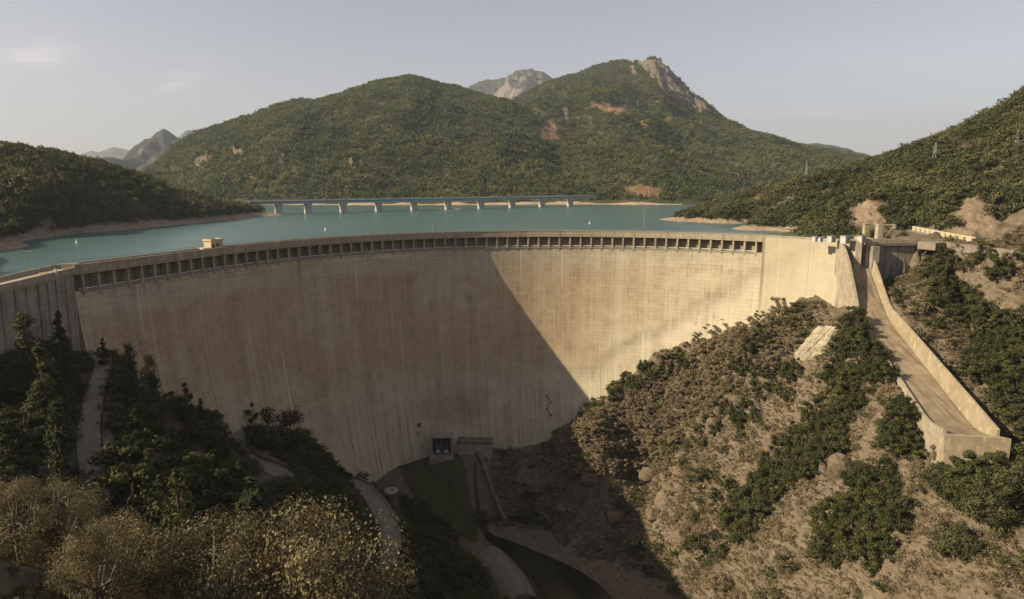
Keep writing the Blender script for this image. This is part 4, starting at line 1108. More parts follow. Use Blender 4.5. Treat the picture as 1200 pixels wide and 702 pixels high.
k = MB(); k.box((0, 2.8, -3.5), (9.4, 7.5, 6.98)); k.build('plinth', CONC_GREY, t)
for sx in (-1.6, 1.6):
    k = MB(); k.tube([(sx, 4.3, 2.4), (sx, 2.0, 2.3), (sx, 0.2, 1.9)], [0.75, 0.75, 0.95], 14); pz = k.build('outlet_pipe', STEEL, t, True)
    k = MB(); k.tube([(sx, 1.3, 2.15), (sx, 1.1, 2.12)], [1.1, 1.1], 14); k.build('flange', DARKMETAL, t)
    k = MB(); k.box((sx, 2.1, 6.2), (1.5, 0.15, 1.4)); k.build('window', GLASSD, t)
for sx in (-3.2, -1.05, 1.05, 3.2):
    k = MB(); k.box((sx * .62, 0.9, 4.3), (0.22, 0.22, 6.6)); k.build('post', CONC_GREY, t)
ap = np.array(PY(541, 521, 251.5))
t = thing('outlet_apron', 'long low concrete ledge with dark roof edge beside the outlet house', 'ledge', (ap[0] + 5.0, ap[1] + 1.2, ap[2]), -0.06)
k = MB(); k.box((0, 2.2, -3.0), (13.4, 5, 6.4)); k.build('wall', CONC, t)
k = MB(); k.box((0, 2.0, 0.45), (14.0, 5.6, 0.35)); k.build('roof_slab', CONC_DARK, t)
k = MB()
for j in range(8): k.tube([(-6.6 + j * 1.88, -0.6, 0.6), (-6.6 + j * 1.88, -0.6, 1.6)], 0.04, 4)
k.tube([(-6.6, -0.6, 1.6), (6.6, -0.6, 1.6)], 0.04, 4); k.build('railing', STEEL, t)
# access ladders and small openings on the face
def on_face(u, z, o=0.3):
    a = float(a_of_u(u)); p = crest(np.array([a]), float(face_off(np.array([a]), np.array([z]))[0]) + o)[0]
    return a, p
def px_on_face(px, py):
    a = np.linspace(A_L, A_R, 500); best = None
    for z in np.arange(-105, -2, 1.0):
        p = crest(a, face_off(a, np.full(a.shape, z))); qx, qy = to_px(np.c_[p, np.full(500, z)])
        d = np.hypot(qx - px, qy - py); i = d.argmin()
        if best is None or d[i] < best[0]: best = (d[i], a[i], z, p[i])
    return best[1:]
for px, py, wd, hh_, lab in ((490.5, 497, 1.1, 1.4, 'small rusty steel hatch high above the outlet house'), (490.5, 508, 0.8, 1.6, 'small pale hatch just above the outlet house roof')):
    a, z, p = px_on_face(px, py)
    t = thing('hatch', lab, 'hatch', (p[0], p[1], z), math.pi - a)
    k = MB(); k.box((0, 0.2, 0), (wd, 0.7, hh_)); k.build('frame', CONC_DARK if py < 500 else CONC_PALE, t)
    k = MB(); k.box((0, 0.58, 0), (wd * .7, 0.08, hh_ * .7)); k.build('door', RUST if py < 500 else STEEL, t)
for px, y0, y1, lab in ((643, 462, 492, 'thin steel inspection stair zigzagging up the shaded foot of the dam'),):
    a, z0, p0 = px_on_face(px, y1); a1, z1, p1 = px_on_face(px - 1, y0)
    t = thing('inspection_stair', lab, 'stair', (p0[0], p0[1], z0), math.pi - a)
    zz = z1 - z0
    for j in range(4):
        za, zb = zz * j / 4, zz * (j + 1) / 4
        sl = float(np.hypot(*(p1 - p0))) * -1
        k = MB(); sg = 1 if j % 2 else -1
        k.tube([(-0.8 * sg, 0.9 + sl * j / 4, za), (0.8 * sg, 0.9 + sl * (j + 1) / 4, zb)], 0.09, 4); k.build('flight', DARKMETAL, t)
        k = MB(); k.box((0.8 * sg, 0.7 + sl * (j + 1) / 4, zb), (0.9, 1.0, 0.1)); k.build('landing', DARKMETAL, t)

# water tank by the lawn
tp = np.array(PY(458, 588, 229)); tz = float(gz(tp[0], tp[1]))
t = thing('water_tank', 'round dark tank with a pale concrete lid beside the access road', 'tank', (tp[0], tp[1], min(tz, tp[2]) - 0.3))
th_ = tp[2] + 4.0 - (min(tz, tp[2]) - 0.3)
k = MB(); k.tube([(0, 0, 0), (0, 0, th_)], 2.3, 24); k.build('drum', CONC_DARK, t)
k = MB(); k.tube([(0, 0, th_), (0, 0, th_ + 0.35)], 2.65, 28); k.build('lid', CONC_PALE, t)
k = MB(); k.box((0.5, 0.3, th_ + 0.47), (1.0, 0.8, 0.24)); k.build('hatch', DARKMETAL, t)
k = MB(); k.tube([(-1.1, -0.5, th_ + 0.3), (-1.1, -0.5, th_ + 0.9), (-0.9, -0.5, th_ + 1.0)], 0.14, 6); k.build('vent_pipe', STEEL, t)

# stilling basin walls and a stone rip-rap line along the outlet channel
for lab, pts, hh_, wd in (('long shaded concrete wall sloping down beside the outlet channel', [(557, 541, 254), (575, 572, 242), (592, 600, 232)], 2.2, 1.6),
                          ('curved low concrete kerb wall around the head of the lawn', [(448, 559, 250), (470, 548, 256), (500, 542, 258)], 1.0, 0.8)):
    P = [at_y(*q) for q in pts]; P = dens(P, 2.0); P[:, 2] = gz(P[:, 0], P[:, 1])
    t = np.gradient(P, axis=0)[:, :2]; t /= np.linalg.norm(t, axis=1)[:, None]; m = np.stack([-t[:, 1], t[:, 0]], 1)
    k = MB(); k.sweep((P, m), [(-wd / 2, -2.0), (wd / 2, -2.0), (wd / 2 * .8, hh_), (-wd / 2 * .8, hh_)])
    tag(k.build('basin_wall', CONC_DARK), lab, 'wall')
# pale sloping slabs below the bright wing
sl = [(932, 414), (958, 380.5), (1000, 385.5), (990, 396)]
q = [at_y(931, 414, 214), at_y(958, 381, 220), at_y(1003, 387, 213), at_y(988, 396, 212), at_y(952, 420, 208)]
t = thing('apron_slab', 'pale sloping concrete apron below the sunlit dam wing', 'apron', (0, 0, 0))
qa, qb, qc, qd = np.array((931, 414.)), np.array((958, 381.)), np.array((1004, 386.)), np.array((958, 419.))
def slope_pt(u, v):
    p_ = (qa * (1 - u) + qb * u) * (1 - v) + (qd * (1 - u) + qc * u) * v
    return hit(*p_, 120)[0]
_cr = []
for q_ in (qa, qb, qc, qd):
    h_ = hit(*q_, 120)[0]; _cr.append(np.array(at_y(q_[0], q_[1], min(float(h_[1]), 219.0) - 0.7)))
def slab_pt(u, v): return (_cr[0] * (1 - u) + _cr[1] * u) * (1 - v) + (_cr[3] * (1 - u) + _cr[2] * u) * v
for j in range(7):
    for i in range(5):
        c = [slab_pt((j + a_) / 7, (i + b_) / 5) for a_, b_ in ((.03, .03), (.97, .04), (.96, .97), (.03, .96))]
        lift = 0.35 * float(np.random.default_rng(j * 9 + i).uniform(-1, 1))
        k = MB(); k.hexa([c_ + np.array([0, 0.5, -4.0]) for c_ in c[::-1]] + [c_ + np.array([0, 0, lift]) for c_ in c[::-1]]); k.build('slab', SLABC, t)

# ------------------------------------------------------------------ access road
for ri, (ln, hw) in enumerate(ROADL):
    tgt = np.gradient(ln, axis=0)[:, :2]; tgt /= np.linalg.norm(tgt, axis=1)[:, None]; m = np.stack([-tgt[:, 1], tgt[:, 0]], 1)
    k = MB(); k.sweep((ln, m), [(-hw, -0.6), (hw, -0.6), (hw, 0.0), (-hw, 0.0)])
    structure(k.build('access_road', ASPH))
    sides = {0: (-1,), 1: (-1,), 2: (-1,)}[ri]
    for sd in sides:
        sgn = 1 if sd > 0 else -1
        # the valley side is the one where the ground is lower
        pa = ln[:, :2] + m * (hw + 5); pb = ln[:, :2] - m * (hw + 5)
        sgn = 1 if gz(pa[:, 0], pa[:, 1]).mean() < gz(pb[:, 0], pb[:, 1]).mean() else -1
        t = thing('guardrail', ['rusty guardrail along the uppermost shaded stretch of the access road', 'low dark guardrail round the hairpin bend of the access road', 'thin guardrail along the lowest visible bend above the lawn'][ri], 'guardrail', (0, 0, 0))
        e = ln[:, :2] + m * (hw + 0.1) * sgn
        k = MB(); P = np.c_[e, ln[:, 2] + 0.72]
        k.sweep((P, m), [(-0.05, -0.2), (0.05, -0.2), (0.05, 0.2), (-0.05, 0.2)]); k.build('rail', RUST if ri < 2 else CONC_PALE, t)
        pm = MB(); pm.box((0, 0, 0.3), (0.16, 0.16, 1.2)); pm = pm.mesh('post', DARKMETAL)
        for i in range(0, len(ln), 3): link('post', pm, t, (e[i, 0] + m[i, 0] * 0.14 * sgn, e[i, 1] + m[i, 1] * 0.14 * sgn, float(ln[i, 2])))
# footbridge and shingle path by the river
P = dens([at_z(574, 640, -103), at_z(588, 655, -103), at_z(601, 672, -103), at_z(612, 695, -103)], 1.5); P[:, 2] = gz(P[:, 0], P[:, 1]) + 0.1
P[:, 2] = np.maximum(P[:, 2], RIVER_Z + 0.25)
t_ = np.gradient(P, axis=0)[:, :2]; t_ /= np.linalg.norm(t_, axis=1)[:, None]; m = np.stack([-t_[:, 1], t_[:, 0]], 1)
k = MB(); k.sweep((P, m), [(-4.5, -1.6), (4.5, -1.6), (1.0, 0.05), (-1.0, 0.05)])
structure(k.build('gravel_bar', simple_mat('pale_gravel', (0.25, 0.215, 0.17), (0.15, 0.125, 0.10), 1.6, bump=0.8)))

# ------------------------------------------------------------------ road along the right shore with its parapet wall
rp = np.array([PZ(1086, 283.5, 0.85), PZ(1112, 281.5, 0.9), PZ(1128, 280, 1.0), PZ(1108, 275, 1.1), PZ(1085, 271.5, 1.2), PZ(1072, 269.3, 1.3)])
rl, rl2 = SHORE_RD
for ln in (rl, rl2):
    tgt = np.gradient(ln, axis=0)[:, :2]; tgt /= np.linalg.norm(tgt, axis=1)[:, None]; m = np.stack([-tgt[:, 1], tgt[:, 0]], 1)
    ln[:, 2] += 0.05 if ln is rl2 else 0.02
    k = MB(); k.sweep((ln, m), [(-3.2, -2.5), (3.2, -2.5), (3.2, 0.0), (-3.2, 0.0)]); structure(k.build('shore_road', ASPH))
t = thing('road_parapet', 'cream masonry road parapet pierced by square openings under the rock cut', 'parapet wall', (0, 0, 0))
wl_ = dens([tuple(np.array(PZ(1069, 268.8, 1.6))), tuple(np.array(PZ(1085, 272.0, 1.6))), tuple(np.array(PZ(1106, 276.3, 1.6))), tuple(np.array(PZ(1127, 280.2, 1.6))), tuple(np.array(PZ(1142, 282.5, 1.6)))], 0.5)
cum = np.concatenate([[0], np.cumsum(np.hypot(*np.diff(wl_[:, :2], axis=0).T))]); Lw = cum[-1]
def on_wl(s): return np.array([np.interp(s, cum, wl_[:, j]) for j in range(3)])
nbk = 11; st = Lw / nbk
for j in range(nbk):
    a, b = on_wl(j * st + 0.02), on_wl(j * st + st * 0.62)
    c = on_wl((j + 1) * st - 0.02)
    k = MB(); beam(k, a, b, 0.45, 0.4, 3.0); k.build('block', CREAM, t)
    k = MB(); beam(k, b, c, 0.40, 0.4, 1.2); k.build('block', CREAM, t)
    k = MB(); beam(k, b, c, 0.40, 2.45, 2.9); k.build('coping', CREAM, t)
# stair tower and pillar by the lake behind the spillway
def pq(x, y, Y): return np.array(PY(x, y, Y))
t = thing('stair_tower', 'bare concrete stair frame with a sloping flight behind the spillway bridge', 'stair', tuple(pq(1037, 280, 262)))
g0 = pq(1037, 280, 262)
k = MB(); k.box((-2.4, 0, 2.6), (2.2, 2.4, 6.4)); k.build('pillar', CONC, t)
k = MB(); k.box((3.0, 0, 2.6), (1.0, 1.4, 6.2)); k.build('pillar', CONC, t)
k = MB(); k.box((1.3, 0.3, 5.4), (4.4, 1.2, 0.5)); k.build('beam', CONC, t)
for j in range(6):
    k = MB(); k.box((-0.6 + j * 0.55, -0.5, 0.4 + j * 0.75), (0.7, 1.5, 0.3)); k.build('step', CONC, t)
p = pq(1014, 279, 268)
t = thing('concrete_pillar', 'lone square concrete pillar among bushes behind the spillway piers', 'pillar', tuple(p))
k = MB(); k.box((0, 0, 2.5), (1.9, 1.9, 6.0)); k.build('shaft', CONC, t); k = MB(); k.box((0, 0, 5.6), (2.2, 2.2, 0.25)); k.build('cap', CONC, t)
p = np.array(PY(899, 270, 330))
t = thing('gauge_post', 'small grey instrument post standing on the bare lakeshore', 'post', (p[0], p[1], float(gz(p[0], p[1])) - .3))
k = MB(); k.box((0, 0, 1.6), (1.2, 1.2, 3.6)); k.build('body', CONC_GREY, t); k = MB(); k.box((0, 0, 3.5), (1.6, 1.6, 0.25)); k.build('roof', STEEL, t)

# ------------------------------------------------------------------ girder bridge across the lake
t = thing('road_bridge', 'long blue steel girder road bridge on pale piers across the lake', 'bridge', (0, 0, 0))
bx = np.array([290, 326, 360.5, 402, 443.5, 485, 525, 563.5, 600, 635, 668, 694.0])
by = np.array([263, 256, 249.8, 248.6, 247.6, 246.6, 245.4, 244.3, 243.4, 242.4, 241.3, 240.6])
bp = np.array([PZ(x, y, WATER_Z) for x, y in zip(bx, by)])
_pf = np.polyfit(bp[2:11, 0], bp[2:11, 1], 1)
bxw = np.array([at_y(x, 240, 600)[0] / 600 for x in bx])
bX = bxw * _pf[1] / (1 - bxw * _pf[0]); bY = _pf[0] * bX + _pf[1]
bd = np.array([bX[-1] - bX[0], bY[-1] - bY[0]]); bd /= np.linalg.norm(bd); bn = np.array([-bd[1], bd[0]])
zd = 5.3
P0, P1 = np.array([bX[0], bY[0]]), np.array([bX[-1], bY[-1]])
for i in range(len(bX) - 1):
    a, b = np.array([bX[i], bY[i]]) + bd * 0.06, np.array([bX[i + 1], bY[i + 1]]) - bd * 0.06
    k = MB()
    for q in (-3.4, 3.4): beam(k, a + bn * (q - 0.3), b + bn * (q - 0.3), 0.6, zd - 2.95, zd - 0.35)
    k.build('girder', BLUESTEEL, t)
    k = MB(); beam(k, a - bn * 5.0, b - bn * 5.0, 10.0, zd - 0.34, zd); k.build('deck_slab', CONC_GREY, t)
    k = MB()
    for q in (-4.9, 4.8):
        beam(k, a + bn * q, b + bn * q, 0.12, zd + 0.9, zd + 1.05); beam(k, a + bn * q, b + bn * q, 0.12, zd + 0.4, zd + 0.5)
        for s in np.arange(0, np.linalg.norm(b - a), 3.2):
            c = a + bd * s + bn * q; k.box((c[0], c[1], zd + .5), (0.14, 0.14, 1.0))
    k.build('railing', BLUESTEEL, t)
PIER = mat_conc('bridge_pier_concrete', (0.50, 0.47, 0.42), (0.40, 0.375, 0.33), 0.3)
for i in range(1, 11):
    p = np.array([bX[i], bY[i]]); an = math.atan2(bd[1], bd[0])
    k = MB(); k.box((p[0], p[1], -12), (4.6, 6.0, 29.2), an); k.build('pier', PIER, t)
    k = MB(); k.box((p[0], p[1], zd - 3.45), (5.2, 9.0, 0.95), an); k.build('pier_cap', PIER, t)

# boat and buoys
p = np.array(PZ(536, 246.2, WATER_Z))
t = thing('motor_boat', 'white motor boat with a foaming wake on the lake before the bridge', 'boat', tuple(p + np.array([0, 0, 0])), 0.15)
k = MB()
hl_ = [(-3.6, 1.1, 0.9), (-1.5, 1.3, 0.95), (0.8, 1.2, 1.05), (2.6, 0.7, 1.2), (3.8, 0.05, 1.35)]
k.loft([[(x, -w_, h_), (x, -w_ * .55, -0.3), (x, w_ * .55, -0.3), (x, w_, h_), (x, w_ * .8, h_ - .25), (x, -w_ * .8, h_ - .25)] for x, w_, h_ in hl_], True)
k.build('hull', WHITE, t)
k = MB(); k.hexa([(-0.8, -.8, .8), (1.2, -.7, .8), (1.2, .7, .8), (-0.8, .8, .8), (-0.7, -.7, 2.0), (0.5, -.6, 2.0), (0.5, .6, 2.0), (-0.7, .7, 2.0)]); k.build('cabin', WHITE, t)
k = MB(); k.box((0.05, -0.76, 1.5), (0.9, 0.06, 0.5)); k.build('window', GLASSD, t)
k = MB(); k.box((-3.8, 0, 0.6), (0.5, 0.5, 1.1)); k.build('outboard_motor', DARKMETAL, t)
k = MB(); rr_ = np.random.default_rng(2)
for j in range(26):
    x = -4 - j * .55; k.box((x, rr_.normal(0, 0.25 + j * .035), 0.03), (0.9, 0.5, 0.12), rr_.uniform(0, 3))
k.build('wake', WHITE, t)
for px, py, lab in ((90, 284.5, 'small white buoy floating near the wooded lakeshore beyond the plaza'), (381.5, 269.5, 'small white buoy on open water before the second bridge pier'), (691, 262, 'small white buoy floating before the far end of the bridge')):
    p = np.array(PZ(px, py, WATER_Z))
    t = thing('buoy', lab, 'buoy', tuple(p)); k = MB(); k.tube([(0, 0, -0.3), (0, 0, 0.1), (0, 0, 0.7), (0, 0, 0.95)], [0.5, 0.62, 0.5, 0.15], 10); k.build('float', PLASTIC, t)
    k = MB(); k.tube([(0, 0, 0.9), (0, 0, 2.0)], [0.08, 0.05], 5); k.build('pole', PLASTIC, t)

# ------------------------------------------------------------------ power pylons
def sheet_z(P, nt, X, Y):
    """height of a mountain sheet at X, Y (nearest vertex of its front)"""
    d = (P[:nt, :, 0] - X) ** 2 + (P[:nt, :, 1] - Y) ** 2
    return P[:nt][np.unravel_index(d.argmin(), d.shape)][2]
def front_hit(P, nt, px, py):
    qx, qy = to_px(P[:nt]); d = (qx - px) ** 2 + (qy - py) ** 2
    return P[:nt][np.unravel_index(d.argmin(), d.shape)]
def pylon_mesh_parts(h):
    leg = MB(); w0, w1 = h * 0.11, h * 0.02
    for sx in (-1, 1):
        for sy in (-1, 1): leg.tube([(sx * w0, sy * w0, 0), (sx * w1 * 1.6, sy * w1 * 1.6, h * .62), (sx * w1, sy * w1, h)], h * .011, 4)
    br = MB()
    for j in range(7):
        a, b = j / 7, (j + 1) / 7
        wa, wb = w0 + (w1 - w0) * a, w0 + (w1 - w0) * b
        for s in (-1, 1):
            br.tube([(-wa, s * wa, a * h), (wb, s * wb, b * h)], h * .006, 3); br.tube([(wa, s * wa, a * h), (-wb, s * wb, b * h)], h * .006, 3)
            br.tube([(s * wa, -wa, a * h), (s * wb, wb, b * h)], h * .006, 3)
    arm = []
    for z_, l_ in ((.74, .2), (.84, .16), (.94, .12)):
        q = MB(); q.tube([(-l_ * h, 0, z_ * h), (0, 0, z_ * h + h * .03), (l_ * h, 0, z_ * h)], h * .008, 4); q.tube([(-l_ * h, 0, z_ * h), (l_ * h, 0, z_ * h)], h * .008, 4); arm.append(q)
    return leg, br, arm
for px, pyb, pyt, where, lab in ((662, 118, 108, 'peak', 'faint grey pylon furthest down the skyline side of the wooded mountain'), (706, 108, 97, 'peak', 'grey pylon on the slope straight below the green summit'), (748, 128, 117, 'peak', 'tallest grey pylon in the middle of the wooded mountain slope'),
                                   (822, 146, 139, 'peak', 'grey pylon below the cliff on the lower mountain ridge'), (1095, 190, 167, 'right', 'slim lattice pylon rising from scrub on the near hillside'), (1191, 176, 152, 'right', 'slim lattice pylon high on the near hillside beside the frame edge'), (945, 206, 190, 'right', 'slim pylon on the low hill ridge above the lakeshore')):
    b = front_hit(P_PEAK, 190, px, pyb) if where == 'peak' else hit(px, pyb)[0]
    if np.isnan(b).any(): b = at_y(px, pyb, 440)
    h = float(at_y(px, pyt, b[1])[2] - b[2])
    t = thing('pylon', lab, 'pylon', (b[0], b[1], b[2] - 1.0), 0.5)
    leg, br, arm = pylon_mesh_parts(h + 1)
    leg.build('tower_legs', STEEL, t); br.build('bracing', STEEL, t)
    for q in arm: q.build('cross_arm', STEEL, t)

# ------------------------------------------------------------------ plants
def mat_leaf(name, dark, light, alt, trans=0.28, alt_amt=0.4, rough=0.7, patch=None):
    k = NT(name, rough)
    t = k.attr('tint'); r = k.rand()
    c = k.mix(t, dark, light)
    c = k.mix(k.math('MULTIPLY', k.rng(r, 0.45, 1.0), alt_amt), c, alt)
    c = k.mix(k.math('MULTIPLY', k.rng(r, 0.5, 0.0), 0.35), c, tuple(q * 0.62 for q in dark))
    if patch:
        q = k.noise(k.pos(), patch, 4, 0.6)
        c = k.mix(k.rng(q, 0.5, 0.62, 0, 0.6), c, alt); c = k.mix(k.rng(q, 0.46, 0.34, 0, 0.55), c, dark)
    k.color(c)
    tr = k.n.new('ShaderNodeBsdfTranslucent'); k.l.new(c, tr.inputs[0])
    mx = k.n.new('ShaderNodeMixShader'); mx.inputs[0].default_value = trans
    k.l.new(k.b.outputs[0], mx.inputs[1]); k.l.new(tr.outputs[0], mx.inputs[2])
    k.l.new(mx.outputs[0], k.n['Material Output'].inputs[0])
    return k.m
L_OAK = mat_leaf('holm_oak_leaves', (0.032, 0.038, 0.013), (0.092, 0.098, 0.033), (0.125, 0.115, 0.045), 0.22)
L_PINE = mat_leaf('pine_needles', (0.028, 0.036, 0.016), (0.078, 0.088, 0.032), (0.10, 0.10, 0.036))
L_DRY = mat_leaf('dry_brown_leaves', (0.12, 0.09, 0.055), (0.31, 0.24, 0.15), (0.20, 0.175, 0.095), 0.14, 0.5)
L_OLIVE = mat_leaf('silvery_olive_leaves', (0.09, 0.077, 0.038), (0.30, 0.245, 0.135), (0.19, 0.15, 0.075), 0.3, 0.3, 0.55)
L_OLTREE = mat_leaf('olive_green_leaves', (0.05, 0.052, 0.022), (0.135, 0.13, 0.06), (0.13, 0.115, 0.05), 0.25, 0.3)
L_FOREST = mat_leaf('distant_forest_leaves', (0.042, 0.058, 0.020), (0.12, 0.142, 0.050), (0.155, 0.165, 0.06), 0.3, 0.6, patch=0.012)
L_SCRUB = mat_leaf('scrub_leaves', (0.036, 0.046, 0.017), (0.110, 0.118, 0.043), (0.155, 0.14, 0.065), 0.25, 0.55, patch=0.03)
L_GRASS = mat_leaf('dry_grass_blades', (0.09, 0.07, 0.04), (0.20, 0.155, 0.095), (0.12, 0.11, 0.055), 0.3, 0.5)
BARK = simple_mat('tree_bark', (0.12, 0.09, 0.065), (0.07, 0.055, 0.04), 3.0)
BARKP = simple_mat('pale_bark', (0.24, 0.20, 0.155), (0.15, 0.12, 0.09), 3.0)

def unit(v): return v / (np.linalg.norm(v, axis=-1, keepdims=True) + 1e-9)
def leaf_mesh(name, Cn, Nm, size, mat, g, aspect=0.6, tint=None):
    n = len(Cn); Nm = unit(Nm)
    a = unit(np.cross(Nm, g.normal(size=(n, 3)))); b = np.cross(Nm, a)
    s = np.broadcast_to(np.asarray(size, float), (n,))[:, None]
    V = np.stack([Cn - a * s, Cn - b * s * aspect, Cn + a * s, Cn + b * s * aspect], 1).reshape(-1, 3)
    F = np.arange(4 * n).reshape(n, 4)
    if tint is None: tint = g.uniform(0, 1, n)
    return mesh_np(name, V, F, mat, False, attrs={'tint': ('POINT', 'FLOAT', np.repeat(tint, 4))})
def clump_leaves(cl, per, g, shell=2.2, up=0.25, out=1.15):
    """cl: m x 4 (x, y, z, r)"""
    m = len(cl); n = m * per
    d = unit(g.normal(size=(n, 3))); u = g.uniform(0, 1, n) ** (1 / shell)
    c = np.repeat(cl, per, 0)
    P = c[:, :3] + d * (c[:, 3] * u)[:, None] * np.array([1, 1, 0.85])
    N = d * out + g.normal(size=(n, 3)) * 0.45 + np.array([0, 0, up])
    return P, N
def trunk_mb(h, r, g, limbs, bend=0.06):
    k = MB()
    zz = np.linspace(-0.4, h, 6)
    pts = np.stack([np.cumsum(g.normal(0, bend, 6)), np.cumsum(g.normal(0, bend, 6)), zz], 1); pts -= [pts[1, 0], pts[1, 1], 0]
    k.tube(pts, np.linspace(r, r * 0.3, 6), 7)
    for q in limbs:
        t = g.uniform(0.3, 0.8); p0 = np.array([np.interp(t * h, zz, pts[:, j]) for j in range(3)])
        q = np.asarray(q[:3], float); mid = p0 * .5 + q * .5 + np.array([0, 0, 0.12 * h * g.uniform(0, 1)])
        k.tube([p0, mid, q], [r * .42, r * .28, r * .1], 5, False)
    return k
def oak_proto(g, leaf, H=5.0, wide=2.3, m=24, per=44, ls=0.17, mat=None, low=0.12):
    cl = []
    for i in range(m):
        th = g.uniform(0, 6.283); z = g.uniform(low, 1.0)
        rr = wide * math.sqrt(max(0.05, 1 - ((z - 0.45) / 0.62) ** 2)) * g.uniform(0.45, 0.95)
        cl.append((rr * math.cos(th), rr * math.sin(th), H * (z * 0.84), g.uniform(0.5, 0.95) * wide * 0.40))
    cl = np.array(cl)
    P, N = clump_leaves(cl, per, g)
    tint = np.clip(np.repeat(g.uniform(0.1, 0.9, m), per) + g.normal(0, 0.25, m * per), 0, 1)
    crown = leaf_mesh('crown', P, N, g.uniform(0.6, 1.3, len(P)) * ls, leaf, g, 0.62, tint)
    return trunk_mb(H * .62, H * .035, g, cl[::3]).mesh('trunk', mat or BARK), crown
def pine_proto(g, leaf, H=9.0, wide=2.2, whorls=11, per=26, ls=0.2, ragged=0.25):
    cl = []
    for i in range(whorls):
        f = (i + g.uniform(0, .6)) / whorls; z = H * (0.14 + 0.86 * f)
        rad_ = wide * (1 - f) ** 0.75 * (0.95 + ragged * g.normal())
        nb_ = int(3 + 4 * (1 - f))
        for j in range(nb_):
            th = g.uniform(0, 6.283)
            for q in (0.42, 0.85):
                cl.append((rad_ * q * math.cos(th), rad_ * q * math.sin(th), z - 0.10 * rad_ * q + g.normal(0, .12), (0.24 + 0.18 * (1 - f)) * wide * (1.12 - 0.4 * q)))
    cl.append((0, 0, H * 0.985, 0.14 * wide)); cl = np.array(cl)
    P, N = clump_leaves(cl, per, g, 2.0, 0.5, 0.55)
    m = len(cl); tint = np.clip(np.repeat(g.uniform(0.1, 0.8, m), per) + g.normal(0, 0.22, m * per), 0, 1)
    crown = leaf_mesh('crown', P, N, g.uniform(0.6, 1.25, len(P)) * ls, leaf, g, 0.34, tint)
    return trunk_mb(H * .96, H * .02, g, cl[2:-1:5], 0.03).mesh('trunk', BARK), crown
def make_tree(name, parts):
    t = bpy.data.objects.new(name, None); t.empty_display_size = 0.5
    a = bpy.data.objects.new('trunk', parts[0]); b = bpy.data.objects.new('crown', parts[1]); a.parent = t; b.parent = t
    return t
G = np.random.default_rng(11)
PROTO = {
    'holm_oak': [(oak_proto(G, L_OAK, 5.0, 2.0 + .3 * (i % 3), 24, 130, 0.15), 5.0) for i in range(5)],
    'dry_tree': [(oak_proto(G, L_DRY, 4.2, 1.5 + .25 * (i % 3), 16, 190, 0.10, BARKP, 0.14), 4.2) for i in range(5)],
    'pine_tree': [(pine_proto(G, L_PINE, 9.0, 1.9 + .35 * (i % 3), 11, 30, 0.2), 9.0) for i in range(5)],
    'broad_pine': [(pine_proto(G, L_PINE, 9.0, 2.7 + .3 * i, 8, 44, 0.22, 0.4), 9.0) for i in range(3)],
    'olive_bush': [(oak_proto(G, L_OLIVE, 6.0, 2.7, 80, 320, 0.045, BARKP, 0.06), 6.0) for i in range(3)],
    'olive_tree': [(oak_proto(G, L_OLTREE, 6.0, 2.6, 46, 170, 0.12, BARKP, 0.08), 6.0) for i in range(2)],
    'riverside_tree': [(oak_proto(G, L_OAK, 6.0, 3.0, 40, 60, 0.15, BARKP, 0.1), 6.0) for i in range(3)],
}
NAMES = {'olive_tree': 'olive_tree', 'holm_oak': 'holm_oak', 'evergreen_bush': 'evergreen_bush', 'dry_tree': 'dry_tree', 'pine_tree': 'pine_tree', 'broad_pine': 'pine_tree', 'olive_bush': 'olive_bush', 'riverside_tree': 'riverside_tree'}
PROTO['evergreen_bush'] = PROTO['holm_oak']
COUNT = {}
def plant(kind, x, y, h, label, group=None, wide=1.0, z=None, squash=1.0):
    n = NAMES[kind]; COUNT[n] = COUNT.get(n, 0) + 1
    (tm, cm), H = PROTO[kind][int(G.integers(len(PROTO[kind])))]
    t = thing(n, label, 'bush' if 'bush' in kind else 'tree', (x, y, float(gz(x, y)) - 0.15 if z is None else z), float(G.uniform(0, 6.283)), group)
    s = h / H; t.scale = (s * wide, s * wide, s)
    for nm, m_ in (('trunk', tm), ('crown', cm)):
        o = bpy.data.objects.new(nm, m_); C.objects.link(o); o.parent = t
    return t
def plant_top(kind, px, pyt, Y, label, group=None, wide=1.0, hmin=2.0, hmax=30.0):
    """a tree whose tip is seen at px, pyt, standing Y metres in front"""
    p = at_y(px, pyt, Y); zg = float(gz(p[0], p[1])); h = float(p[2] - zg)
    if not hmin < h < hmax: print('plant_top', kind, px, pyt, Y, 'height', round(h, 1))
    h = min(max(h, hmin), hmax)
    return plant(kind, p[0], p[1], h, label, group, wide)

